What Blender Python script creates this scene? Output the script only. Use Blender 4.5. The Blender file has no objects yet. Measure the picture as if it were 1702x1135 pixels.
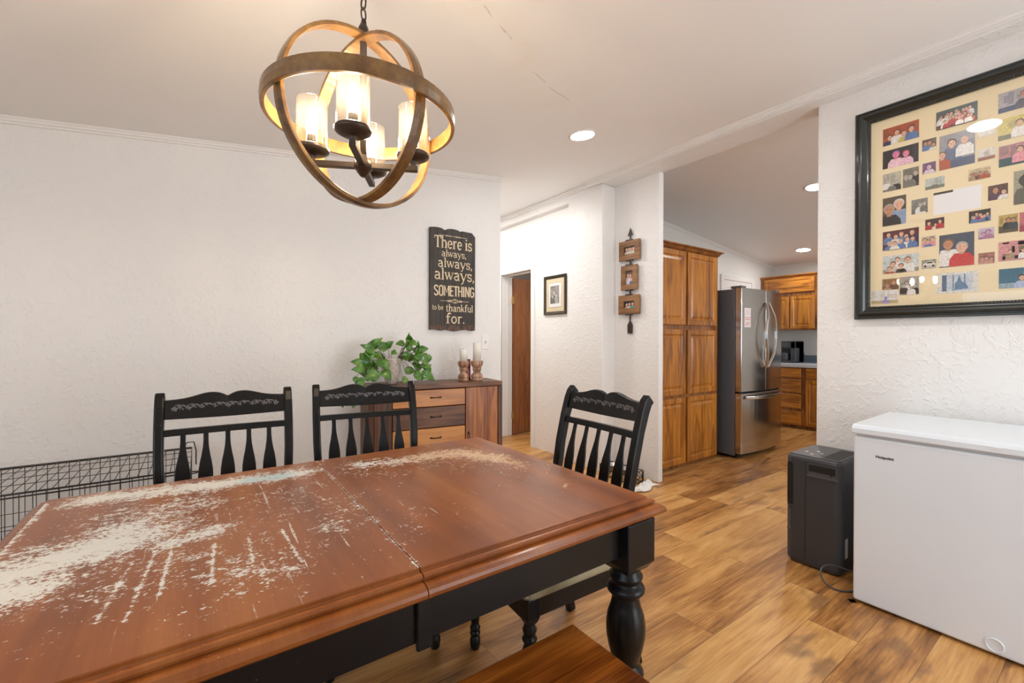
import bpy, bmesh, math, random
from mathutils import Matrix, Vector
random.seed(7)
SC = bpy.context.scene
COL = SC.collection
PI = math.pi
rad = math.radians

# ------------------------------------------------------------------ camera
cam = bpy.data.cameras.new('camera')
cam.sensor_width = 36.0
cam.lens = 735.38 / 1702 * 36.0
cam.clip_start = 0.02
camo = bpy.data.objects.new('camera', cam)
COL.objects.link(camo)
_B = Matrix(((1, 0, 0), (0, 0, -1), (0, 1, 0)))
_R = Matrix.Rotation(rad(0.1439), 3, 'Z') @ Matrix.Rotation(rad(0.2617), 3, 'X') @ _B @ Matrix.Rotation(rad(35.445), 3, 'Z')
_M = (_R.transposed() @ Matrix.Diagonal((1, -1, -1))).to_4x4()
_M.translation = (0, 0, 1.22)
camo.matrix_world = _M
SC.camera = camo

# ------------------------------------------------------------------ world / exposure
SC.view_settings.view_transform = 'Standard'
SC.view_settings.look = 'None'
SC.view_settings.gamma = 1.0
SC.view_settings.use_curve_mapping = False
SC.view_settings.exposure = 0.12
W = bpy.data.worlds.new('sky')
SC.world = W
W.use_nodes = True
_bg = W.node_tree.nodes['Background']
_bg.inputs['Strength'].default_value = SKY = 6.6
# sky set dimmer towards -x, bright elsewhere, to balance the light through the windows
_nt = W.node_tree
_tc = _nt.nodes.new('ShaderNodeTexCoord'); _sx = _nt.nodes.new('ShaderNodeSeparateXYZ'); _mr = _nt.nodes.new('ShaderNodeMapRange')
_cr = _nt.nodes.new('ShaderNodeValToRGB')
_nt.links.new(_tc.outputs['Generated'], _sx.inputs[0]); _nt.links.new(_sx.outputs[0], _mr.inputs['Value'])
_mr.inputs['From Min'].default_value = -.95; _mr.inputs['From Max'].default_value = -.45
_nt.links.new(_mr.outputs[0], _cr.inputs[0]); _nt.links.new(_cr.outputs[0], _bg.inputs['Color'])
_cr.color_ramp.elements[0].color = (.29, .37, .47, 1); _cr.color_ramp.elements[1].color = (.86, .94, 1.0, 1)
try:
    SC.cycles.use_denoising = True
    SC.cycles.max_bounces = 10
    SC.cycles.diffuse_bounces = 6
    SC.cycles.transparent_max_bounces = 16
    SC.cycles.sample_clamp_indirect = 6.0
except Exception:
    pass
DISC = 130.0       # radiance of the recessed ceiling lamps
BULB = 265.0       # radiance of the chandelier bulbs

def portal(loc, rot, sx, sy):
    l = bpy.data.lights.new('window_daylight', 'AREA')
    l.shape = 'RECTANGLE'; l.size = sx; l.size_y = sy
    l.cycles.is_portal = True
    o = bpy.data.objects.new('window_daylight', l); COL.objects.link(o)
    o.location = loc; o.rotation_euler = rot

# ------------------------------------------------------------------ node helper
class V:
    def __init__(s, g, sock): s.g = g; s.k = sock
    def _b(s, op, o): return s.g.math(op, s, o)
    def __add__(s, o): return s._b('ADD', o)
    def __radd__(s, o): return s.g.math('ADD', o, s)
    def __sub__(s, o): return s._b('SUBTRACT', o)
    def __rsub__(s, o): return s.g.math('SUBTRACT', o, s)
    def __mul__(s, o): return s._b('MULTIPLY', o)
    def __rmul__(s, o): return s.g.math('MULTIPLY', o, s)
    def __truediv__(s, o): return s._b('DIVIDE', o)

class G:
    def __init__(s, name):
        s.m = bpy.data.materials.new(name); s.m.use_nodes = True
        s.t = s.m.node_tree; s.b = s.t.nodes['Principled BSDF']; s.out = s.t.nodes['Material Output']
    def node(s, t): return s.t.nodes.new(t)
    def put(s, sock, v):
        if isinstance(v, V): s.t.links.new(v.k, sock)
        elif isinstance(v, (tuple, list)):
            sock.default_value = tuple(v) + (1,) if len(v) == 3 and sock.type == 'RGBA' else tuple(v)
        else: sock.default_value = v
    def math(s, op, a, b=None, c=None):
        n = s.node('ShaderNodeMath'); n.operation = op
        s.put(n.inputs[0], a)
        if b is not None: s.put(n.inputs[1], b)
        if c is not None: s.put(n.inputs[2], c)
        return V(s, n.outputs[0])
    def coord(s, k='Object'):
        return V(s, s.node('ShaderNodeTexCoord').outputs[k])
    def xyz(s, v):
        n = s.node('ShaderNodeSeparateXYZ'); s.put(n.inputs[0], v)
        return [V(s, o) for o in n.outputs]
    def vec(s, x=0., y=0., z=0.):
        n = s.node('ShaderNodeCombineXYZ')
        for i, v in enumerate((x, y, z)): s.put(n.inputs[i], v)
        return V(s, n.outputs[0])
    def scl(s, v, f):
        n = s.node('ShaderNodeVectorMath'); n.operation = 'MULTIPLY'
        s.put(n.inputs[0], v); s.put(n.inputs[1], f); return V(s, n.outputs[0])
    def addv(s, v, f):
        n = s.node('ShaderNodeVectorMath'); n.operation = 'ADD'
        s.put(n.inputs[0], v); s.put(n.inputs[1], f); return V(s, n.outputs[0])
    def noise(s, v, scale=5., detail=4., rough=.55, dist=0.):
        n = s.node('ShaderNodeTexNoise'); s.put(n.inputs['Vector'], v)
        n.inputs['Scale'].default_value = scale; n.inputs['Detail'].default_value = detail
        n.inputs['Roughness'].default_value = rough; n.inputs['Distortion'].default_value = dist
        return V(s, n.outputs['Fac'])
    def voro(s, v, scale=5., feature='F1'):
        n = s.node('ShaderNodeTexVoronoi'); n.feature = feature; s.put(n.inputs['Vector'], v)
        n.inputs['Scale'].default_value = scale; return V(s, n.outputs['Distance'])
    def white(s, v):
        n = s.node('ShaderNodeTexWhiteNoise'); n.noise_dimensions = '3D'; s.put(n.inputs['Vector'], v)
        return V(s, n.outputs['Value'])
    def smooth(s, v, a, b):
        n = s.node('ShaderNodeMapRange'); n.interpolation_type = 'SMOOTHSTEP'
        s.put(n.inputs['Value'], v); n.inputs['From Min'].default_value = a; n.inputs['From Max'].default_value = b
        return V(s, n.outputs['Result'])
    def ramp(s, v, stops):
        n = s.node('ShaderNodeValToRGB'); s.put(n.inputs[0], v); e = n.color_ramp.elements
        while len(e) < len(stops): e.new(0.5)
        for el, (p, c) in zip(e, stops): el.position = p; el.color = tuple(c) + (1,)
        return V(s, n.outputs[0])
    def mix(s, f, a, b, mode='MIX'):
        n = s.node('ShaderNodeMix'); n.data_type = 'RGBA'; n.blend_type = mode
        s.put(n.inputs[0], f); s.put(n.inputs[6], a); s.put(n.inputs[7], b)
        return V(s, n.outputs[2])
    def bump(s, h, strength=.3, dist=.01):
        n = s.node('ShaderNodeBump'); s.put(n.inputs['Height'], h)
        n.inputs['Strength'].default_value = strength; n.inputs['Distance'].default_value = dist
        s.t.links.new(n.outputs[0], s.b.inputs['Normal'])
    def set(s, **k):
        for a, v in k.items(): s.put(s.b.inputs[a.replace('_', ' ')], v)
        return s.m

def srgb(r, g, b):
    f = lambda c: (c / 255 / 12.92) if c / 255 <= .04045 else ((c / 255 + .055) / 1.055) ** 2.4
    return (f(r), f(g), f(b))

def plain(name, c, rough=.5, metal=0., spec=None, coat=0.):
    g = G(name)
    g.set(Base_Color=c, Roughness=rough, Metallic=metal)
    if coat: g.set(Coat_Weight=coat, Coat_Roughness=.08)
    if spec is not None: g.b.inputs['Specular IOR Level'].default_value = spec
    return g.m

def emit(name, c, s):
    g = G(name); g.set(Base_Color=(0, 0, 0), Emission_Color=c, Emission_Strength=s); return g.m

M = {}
# painted plaster with an orange-peel skim
def wallmat(name, c, s=.35):
    g = G(name); o = g.coord()
    n1 = g.noise(o, 38, 3, .5, .6); n2 = g.noise(o, 9, 2, .5, 1.2)
    h = g.smooth(n1, .46, .62) * g.smooth(n2, .38, .6) + n1 * .25
    g.bump(h, s, .006)
    n3 = g.noise(o, 1.3, 2)
    col = g.mix(n3 * .1, c, tuple(x * .93 for x in c))
    return g.set(Base_Color=col, Roughness=.42)
M['wall'] = wallmat('white_textured_wall', (.81, .795, .775))
M['trim'] = plain('white_gloss_trim', (.83, .81, .785), .3)
M['trimflat'] = plain('white_flat_trim', (.80, .775, .745), .5)

def seg_dist(g, x, y, ax, ay, bx, by):
    dx, dy = bx - ax, by - ay; L = dx * dx + dy * dy
    t = g.math('MINIMUM', g.math('MAXIMUM', ((x - ax) * dx + (y - ay) * dy) / L, 0.), 1.)
    ex = x - (t * dx + ax); ey = y - (t * dy + ay)
    return g.math('SQRT', ex * ex + ey * ey)

def ceilmat():
    g = G('white_ceiling_paint'); o = g.coord(); x, y, z = g.xyz(o)
    w = g.noise(o, 6, 4, .6)
    wx = x + (w - .5) * .10; wy = y + (w - .5) * .12
    d = None
    for s in CRACKS:
        e = seg_dist(g, wx, wy, *s); d = e if d is None else g.math('MINIMUM', d, e)
    brk = g.smooth(g.noise(o, 7, 2), .42, .52)
    crack = (1 - g.smooth(d, .001, .004)) * brk * .45
    stain = (1 - g.smooth(d, .02, .35)) * g.smooth(g.noise(o, 3, 4), .4, .7) * .32
    col = g.mix(stain, (.885, .882, .875), (.80, .71, .60))
    col = g.mix(crack, col, (.35, .29, .24))
    g.bump(g.noise(o, 30, 3), .08, .004)
    return g.set(Base_Color=col, Roughness=.55)

def floormat():
    g = G('oak_plank_floor'); o = g.coord(); x, y, z = g.xyz(o)
    PWD, PL = .181, 1.22
    r = g.math('FLOOR', (y - .638 + 20 * PWD) / PWD)
    off = g.white(g.vec(r, 3.7, 0)) * PL
    xx = (x + 20 + off) / PL
    c = g.math('FLOOR', xx)
    idv = g.vec(r, c, 1.3); rnd = g.white(idv); rnd2 = g.white(g.vec(c, r, 9.1))
    fx = g.math('FRACT', xx); fy = g.math('FRACT', (y - .638 + 20 * PWD) / PWD)
    p = g.vec(x * 1.0 + rnd * 37, y * 6.5 + rnd2 * 19, rnd * 11)
    big = g.noise(p, 1.5, 5, .6, .9)
    fine = g.noise(g.vec(x * 2.5 + rnd * 9, y * 70, rnd * 5), 1.6, 4, .6)
    rings = g.math('SINE', g.noise(g.vec(x * .9 + rnd * 51, y * 5 + rnd2 * 7, 0), 1.3, 2, .5, .5) * 46)
    col = g.ramp(big * .8 + rnd * .22 + (fine - .5) * .42 + rings * .018,
                 [(.26, srgb(106, 70, 36)), (.42, srgb(164, 112, 60)), (.56, srgb(198, 146, 84)), (.78, srgb(222, 176, 112))])
    knot = g.smooth(g.noise(g.vec(x * 1.6 + rnd2 * 31, y * 4.2 + rnd * 13, 3), 1.5, 3, .55, .4), .57, .72)
    col = g.mix(knot * .62, col, srgb(104, 72, 54))
    ex = g.math('MINIMUM', fx, 1 - fx) * PL; ey = g.math('MINIMUM', fy, 1 - fy) * PWD
    e = g.math('MINIMUM', ex, ey)
    gap = 1 - g.smooth(e, .0006, .0022)
    col = g.mix(gap * .6, col, srgb(80, 54, 32))
    g.bump(fine * .3 - gap, .15, .002)
    return g.set(Base_Color=col, Roughness=.30 + fine * .12)

def woodmat(name, dark, mid, light, axis='z', freq=1.0, rough=.32, coat=.25, ringk=38, contrast=1.0):
    g = G(name); o = g.coord(); oi = g.node('ShaderNodeObjectInfo'); rnd = V(g, oi.outputs['Random'])
    x, y, z = g.xyz(o)
    a = {'x': (.9, 9, 9), 'y': (9, .9, 9), 'z': (9, 9, .9)}[axis]
    p = g.addv(g.scl(o, tuple(k * freq for k in a)), g.vec(rnd * 31, rnd * 17, rnd * 23))
    n = g.noise(p, 1.0, 3, .5, .3)
    rings = g.math('SINE', n * ringk) * .5 + .5
    f = {'x': (4, 150, 150), 'y': (150, 4, 150), 'z': (150, 150, 4)}[axis]
    fine = g.noise(g.scl(o, f), 1.0, 3, .6)
    v = n * .55 + rings * .22 * contrast + (fine - .5) * .55 * contrast + .08
    col = g.ramp(v, [(.24, dark), (.46, mid), (.72, light)])
    g.bump(fine, .06, .001)
    return g.set(Base_Color=col, Roughness=rough, Coat_Weight=coat, Coat_Roughness=.15)

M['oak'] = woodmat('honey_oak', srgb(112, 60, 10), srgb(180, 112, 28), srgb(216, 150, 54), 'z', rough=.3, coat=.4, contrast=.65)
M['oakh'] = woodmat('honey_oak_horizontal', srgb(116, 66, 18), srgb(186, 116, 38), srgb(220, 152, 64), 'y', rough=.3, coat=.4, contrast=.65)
M['oakd'] = woodmat('darker_oak_frame', srgb(90, 50, 16), srgb(140, 84, 32), srgb(180, 116, 52), 'z', rough=.35, coat=.3)  # darker oak tone for cabinet bodies and the pantry crown
M['flush'] = woodmat('brown_flush_door', srgb(130, 76, 42), srgb(164, 106, 66), srgb(188, 130, 88), 'z', freq=1.4, rough=.4, coat=.1, contrast=.7)
M['bench'] = woodmat('mahogany_bench', srgb(92, 42, 10), srgb(152, 84, 26), srgb(196, 124, 50), 'x', freq=.8, rough=.22, coat=.6, contrast=.8)
M['walnut'] = woodmat('dark_walnut', srgb(58, 32, 14), srgb(96, 58, 30), srgb(124, 80, 46), 'x', rough=.45, coat=.05)
M['walnutz'] = woodmat('dark_walnut_upright', srgb(56, 30, 14), srgb(90, 52, 28), srgb(116, 74, 42), 'z', rough=.45, coat=.05)
M['pine'] = woodmat('golden_pine', srgb(150, 88, 36), srgb(190, 124, 58), srgb(212, 150, 80), 'x', freq=.7, rough=.4, coat=.15, contrast=.6)
M['pinez'] = woodmat('reddish_pine_boards', srgb(98, 48, 18), srgb(150, 86, 40), srgb(186, 122, 64), 'z', freq=1.0, rough=.4, coat=.15)
M['barn'] = woodmat('brown_frame_wood', srgb(104, 68, 40), srgb(138, 98, 62), srgb(160, 120, 82), 'y', rough=.55, coat=0)
M['turned'] = woodmat('turned_brown_wood', srgb(104, 70, 50), srgb(160, 118, 90), srgb(206, 172, 142), 'z', freq=2.2, rough=.4, coat=.1)

def blackpaint():
    g = G('worn_black_paint'); o = g.coord()
    n = g.noise(o, 60, 4, .6)
    speck = g.smooth(g.noise(o, 130, 2, .5), .74, .78)
    col = g.mix(speck * .5, (.008, .0075, .0075), (.30, .28, .27))
    return g.set(Base_Color=col, Roughness=.24 + n * .12, Coat_Weight=.06, Coat_Roughness=.1, Specular_IOR_Level=.22)
M['black'] = blackpaint()
M['carve'] = plain('rubbed_silver_carving', (.20, .19, .20), .3, .3, coat=.3)

def capsules(g, x, y, segs):
    out = None
    for ax, ay, bx, by, r, k in segs:
        e = (1 - seg_dist(g, x, y, ax, ay, bx, by) / r) * k
        out = e if out is None else g.math('MAXIMUM', out, e)
    return g.math('MAXIMUM', out, -1.)

def tablemat():
    g = G('worn_brown_tabletop'); o = g.coord(); x, y, z = g.xyz(o)
    # coordinates are metres from the table centre
    n = g.noise(g.vec(x * 8, y * .8, z * 9), 1., 3, .5, .3)
    fine = g.noise(g.vec(x * 130, y * 3.0, z * 60), 1., 3, .6)
    v = n * .6 + (fine - .5) * .16 + g.noise(o, 2.2, 3) * .4
    col = g.ramp(v, [(.28, srgb(106, 52, 18)), (.5, srgb(154, 86, 36)), (.75, srgb(188, 120, 60))])
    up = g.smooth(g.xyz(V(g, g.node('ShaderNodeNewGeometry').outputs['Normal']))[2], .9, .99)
    heavy = capsules(g, x, y, [(-.60, .41, -.30, .36, .085, 1.1), (-.30, .365, -.06, .345, .07, 1.1), (-.66, -.06, -.50, .04, .14, 1.3), (-.708, .44, -.708, -.25, .012, .9),
                               (-.52, .06, -.42, .22, .10, .62), (-.74, -.22, -.60, -.12, .10, 1.), (-.42, -.07, -.33, -.03, .05, .8),
                               (.13, .32, .32, .27, .07, .8), (.34, .31, .50, .27, .085, 1.1), (.50, .27, .57, .12, .09, 1.1),
                               (.57, .15, .59, -.02, .05, .5), (.592, -.27, .565, -.285, .012, .7), (-.30, -.30, -.22, -.34, .03, .4), (-.12, -.17, -.08, -.21, .03, .5),
                               (0, .476, 0, -.478, .006, .55), (-.44, -.10, -.462, -.36, .007, .7), (-.475, -.12, -.50, -.34, .008, .6), (-.41, -.05, -.422, -.30, .006, .9),
                               (-.335, -.12, -.345, -.31, .006, .7), (-.27, -.12, -.272, -.26, .006, .6), (-.20, -.12, -.19, -.32, .006, .8), (-.09, .12, -.02, -.16, .005, .35)])
    light = capsules(g, x, y, [(-.5, .25, -.2, .15, .22, 1.), (-.5, -.15, -.3, -.28, .22, 1.), (-.2, .2, .0, -.2, .2, .7), (.1, .28, .4, .2, .18, .8),
                               (.45, .1, .6, -.1, .2, .5), (-.3, -.32, -.25, -.2, .16, .8)])
    wob = g.noise(o, 14, 3, .6)
    chip = g.noise(g.vec(x * .85, y * 1.1, 0), 140, 4, .65, .4)
    chip2 = g.noise(g.vec(x * .85, y * 1.05, 4), 52, 3, .6)
    X = chip * .62 + chip2 * .42 + (wob - .5) * .30
    hv = g.smooth(X + heavy * .17, .555, .65)
    lt = g.smooth(X + light * .085, .640, .68)
    # long scratches running across the table
    sx = g.noise(g.vec(x * 75 + (wob - .5) * .6, y * 2.4, 7), 1., 2, .5); sy = g.noise(g.vec(x * 5, y * 5, 2), 1., 3, .6)
    scr = g.smooth(sx, .655, .70) * g.smooth(sy + light * .10, .50, .62) * g.smooth(chip, .40, .52)
    wear = g.math('MINIMUM', g.math('MAXIMUM', hv, g.math('MAXIMUM', lt * .9, scr * .85)), 1.) * up
    blue = (1 - g.smooth(seg_dist(g, x, y, -.21, .355, -.14, .35), .02, .07)) * .7
    wc = g.mix(g.noise(o, 30, 3) * .5, srgb(242, 240, 230), srgb(222, 216, 204))
    wc = g.mix(blue, wc, srgb(190, 222, 226))
    warm = g.smooth(x, .15, .35)
    wc = g.mix(warm, wc, srgb(222, 192, 160))
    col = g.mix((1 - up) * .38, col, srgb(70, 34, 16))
    col = g.mix(wear, col, wc)
    g.bump(wear * -1. + fine * .2, .12, .0010)
    return g.set(Base_Color=col, Roughness=.27 + wear * .35 + fine * .1, Coat_Weight=.12 - wear * .12, Coat_Roughness=.15, Specular_IOR_Level=.35)
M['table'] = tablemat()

def weave():
    g = G('beige_woven_seat'); x, y, z = g.xyz(g.coord())
    s = g.math('SINE', x * 900) * g.math('SINE', y * 900)
    col = g.ramp(s * .5 + .5, [(.2, srgb(120, 108, 82)), (.8, srgb(186, 172, 138))])
    g.bump(s, .4, .002)
    return g.set(Base_Color=col, Roughness=.85)
M['weave'] = weave()
M['iron'] = plain('dark_bronze_metal', srgb(66, 56, 48), .38, .5)
M['bronze'] = plain('oil_rubbed_handle', (.035, .03, .028), .35, .6)
def ringmat():
    g = G('distressed_ring_wood'); o = g.coord()
    n = g.noise(o, 9, 4, .6, .6); f = g.noise(g.scl(o, (60, 60, 60)), 1, 2)
    col = g.ramp(n * .8 + f * .25, [(.3, srgb(58, 36, 16)), (.5, srgb(108, 76, 38)), (.75, srgb(146, 112, 60))])
    return g.set(Base_Color=col, Roughness=.32, Coat_Weight=.3)
M['ring'] = ringmat()
def schlick(g, f0=.04):
    ge = g.node('ShaderNodeNewGeometry'); d = g.node('ShaderNodeVectorMath'); d.operation = 'DOT_PRODUCT'
    g.t.links.new(ge.outputs['Normal'], d.inputs[0]); g.t.links.new(ge.outputs['Incoming'], d.inputs[1])
    c = 1 - g.math('ABSOLUTE', V(g, d.outputs['Value']))
    return g.math('POWER', c, 5.) * (1 - f0) + f0
def shademat():
    g = G('seeded_glass_shade'); o = g.coord()
    t = g.node('ShaderNodeBsdfTransparent'); t.inputs[0].default_value = (.98, .95, .9, 1)
    d = g.node('ShaderNodeBsdfTranslucent'); d.inputs[0].default_value = (.95, .9, .82, 1)
    gl = g.node('ShaderNodeBsdfGlossy'); gl.inputs['Roughness'].default_value = .08
    m1 = g.node('ShaderNodeMixShader'); m2 = g.node('ShaderNodeMixShader')
    seeds = g.smooth(g.noise(o, 160, 2), .55, .7)
    g.put(m1.inputs[0], seeds * .010 + .009)
    g.t.links.new(t.outputs[0], m1.inputs[1]); g.t.links.new(d.outputs[0], m1.inputs[2])
    g.put(m2.inputs[0], schlick(g, .03)); g.t.links.new(m1.outputs[0], m2.inputs[1]); g.t.links.new(gl.outputs[0], m2.inputs[2])
    g.t.links.new(m2.outputs[0], g.out.inputs[0])
    return g.m
M['shade'] = shademat()
def glassmat():
    g = G('clear_picture_glass')
    t = g.node('ShaderNodeBsdfTransparent'); gl = g.node('ShaderNodeBsdfGlossy'); gl.inputs['Roughness'].default_value = .015
    m = g.node('ShaderNodeMixShader'); g.put(m.inputs[0], schlick(g, .03)); g.t.links.new(t.outputs[0], m.inputs[1]); g.t.links.new(gl.outputs[0], m.inputs[2])
    g.t.links.new(m.outputs[0], g.out.inputs[0]); return g.m
M['glass'] = glassmat()
M['bulb'] = emit('warm_bulb_glow', (1.0, .82, .60), BULB)
M['disc'] = emit('recessed_lamp_glow', (1.0, .985, .965), DISC)
M['frameblack'] = plain('dark_olive_black_frame', (.016, .018, .014), .3, 0, coat=.3)
M['mat'] = plain('cream_mat_board', srgb(232, 214, 176), .7)
M['mat2'] = plain('tan_mat_board', srgb(214, 196, 160), .7)
M['bronzeframe'] = plain('bronze_picture_frame', srgb(66, 58, 44), .35, .4)
M['gold'] = plain('dull_gold_line', srgb(150, 134, 96), .4, .5)
def photomat():
    g = G('photo_print_ink'); n = g.node('ShaderNodeVertexColor'); n.layer_name = 'ink'
    m = g.noise(g.coord(), 90, 3, .6)
    m2 = g.noise(g.coord(), 320, 4, .7)
    k = g.smooth(m, .3, .7) * .28 + g.smooth(m2, .3, .7) * .40 + .55
    col = g.mix(1., V(g, n.outputs[0]), g.vec(k, k, k), 'MULTIPLY')
    return g.set(Base_Color=col, Roughness=.35)
M['photo'] = photomat()
M['freezer'] = plain('white_enamel', (.775, .84, .905), .22, 0, coat=.4)
M['gasket'] = plain('grey_gasket', (.55, .55, .56), .5)
M['logo'] = plain('dark_grey_lettering', (.05, .05, .055), .4)
def plast():
    g = G('charcoal_plastic'); o = g.coord(); n = g.noise(o, 300, 2)
    g.bump(n, .05, .001)
    return g.set(Base_Color=(.042, .045, .052), Roughness=.4)
M['plastic'] = plast()
M['plasticg'] = plain('grey_plastic_top', (.075, .075, .08), .4)
M['slot'] = plain('black_recess', (.004, .004, .004), .6)
M['white'] = plain('white_print', (.8, .8, .8), .4)
def steel():
    g = G('brushed_steel'); o = g.coord(); x, y, z = g.xyz(o)
    n = g.noise(g.vec(x * 400, y * 400, z * 2), 1, 2)
    g.bump(n, .03, .001)
    g.b.inputs['Anisotropic'].default_value = .4
    return g.set(Base_Color=(.50, .475, .45), Metallic=1.0, Roughness=.13 + n * .08)
M['steel'] = steel()
M['steelh'] = plain('bright_steel_handle', (.72, .71, .70), .2, 1.)
M['fside'] = plain('grey_fridge_side', (.13, .145, .165), .38, .2)
M['paper'] = plain('white_paper', (.78, .76, .75), .6)
M['pink'] = plain('pink_marker', (.85, .28, .33), .6)
M['counter'] = plain('pale_grey_counter', (.55, .57, .60), .3)
M['splash'] = plain('slate_blue_backsplash', (.16, .22, .27), .35)
M['kwall'] = wallmat('kitchen_wall_paint', (.78, .77, .73), .15)
M['leaf'] = None
def leafmat():
    g = G('pothos_leaf'); o = g.coord(); n = g.noise(o, 18, 3)
    col = g.ramp(n, [(.3, (.022, .095, .008)), (.5, (.065, .20, .018)), (.7, (.17, .32, .04))])
    g.b.inputs['Subsurface Weight'].default_value = .0
    return g.set(Base_Color=col, Roughness=.3, Coat_Weight=.3, Coat_Roughness=.2)
M['leaf'] = leafmat()
M['stem'] = plain('olive_vine', (.14, .13, .04), .5)
def potmat():
    g = G('pearl_white_ceramic'); n = g.noise(g.coord(), 60, 3)
    return g.set(Base_Color=g.mix(n, (.74, .70, .66), (.55, .46, .40)), Roughness=.2, Coat_Weight=.5)
M['pot'] = potmat()
M['wax'] = plain('ivory_wax', (.82, .78, .70), .4)
M['redwax'] = plain('red_glass', (.30, .012, .015), .2, coat=.4)
def signmat():
    g = G('distressed_dark_board'); o = g.coord(); x, y, z = g.xyz(o)
    n = g.noise(g.vec(x * 40, y * 40, z * 3), 1, 4, .6)
    edge = (1 - g.smooth(z, .02, .06)) * g.smooth(g.noise(o, 55, 3), .45, .6)
    col = g.ramp(n, [(.3, srgb(46, 41, 37)), (.6, srgb(64, 57, 51)), (.8, srgb(92, 82, 72))])
    col = g.mix(edge * .8, col, srgb(120, 82, 66))
    return g.set(Base_Color=col, Roughness=.6)
M['sign'] = signmat()
def inkmat():
    g = G('cream_stencil_paint'); o = g.coord(); n = g.noise(g.scl(o, (60, 60, 8)), 1, 3)
    return g.set(Base_Color=g.ramp(n, [(.3, srgb(196, 172, 138)), (.55, srgb(228, 210, 176))]), Roughness=.6)
M['ink'] = inkmat()
M['brass'] = plain('polished_brass', (.75, .52, .2), .25, 1.)
M['wire'] = plain('black_coated_wire', (.012, .011, .011), .4)
M['cloth'] = plain('white_cotton', (.75, .73, .70), .9)
M['bowl'] = plain('steel_bowl', (.6, .6, .6), .25, 1.)
M['outletp'] = plain('almond_plate', (.70, .66, .58), .4)
M['blackgloss'] = plain('black_glass', (.006, .006, .007), .06)
CRACKS = [(.55, 1.25, .78, 1.36), (.78, 1.36, 1.10, 1.54), (1.26, 1.66, 1.75, 1.86), (.62, 1.05, .8, 1.2)]
M['ceil'] = ceilmat()
M['floor'] = floormat()

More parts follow.
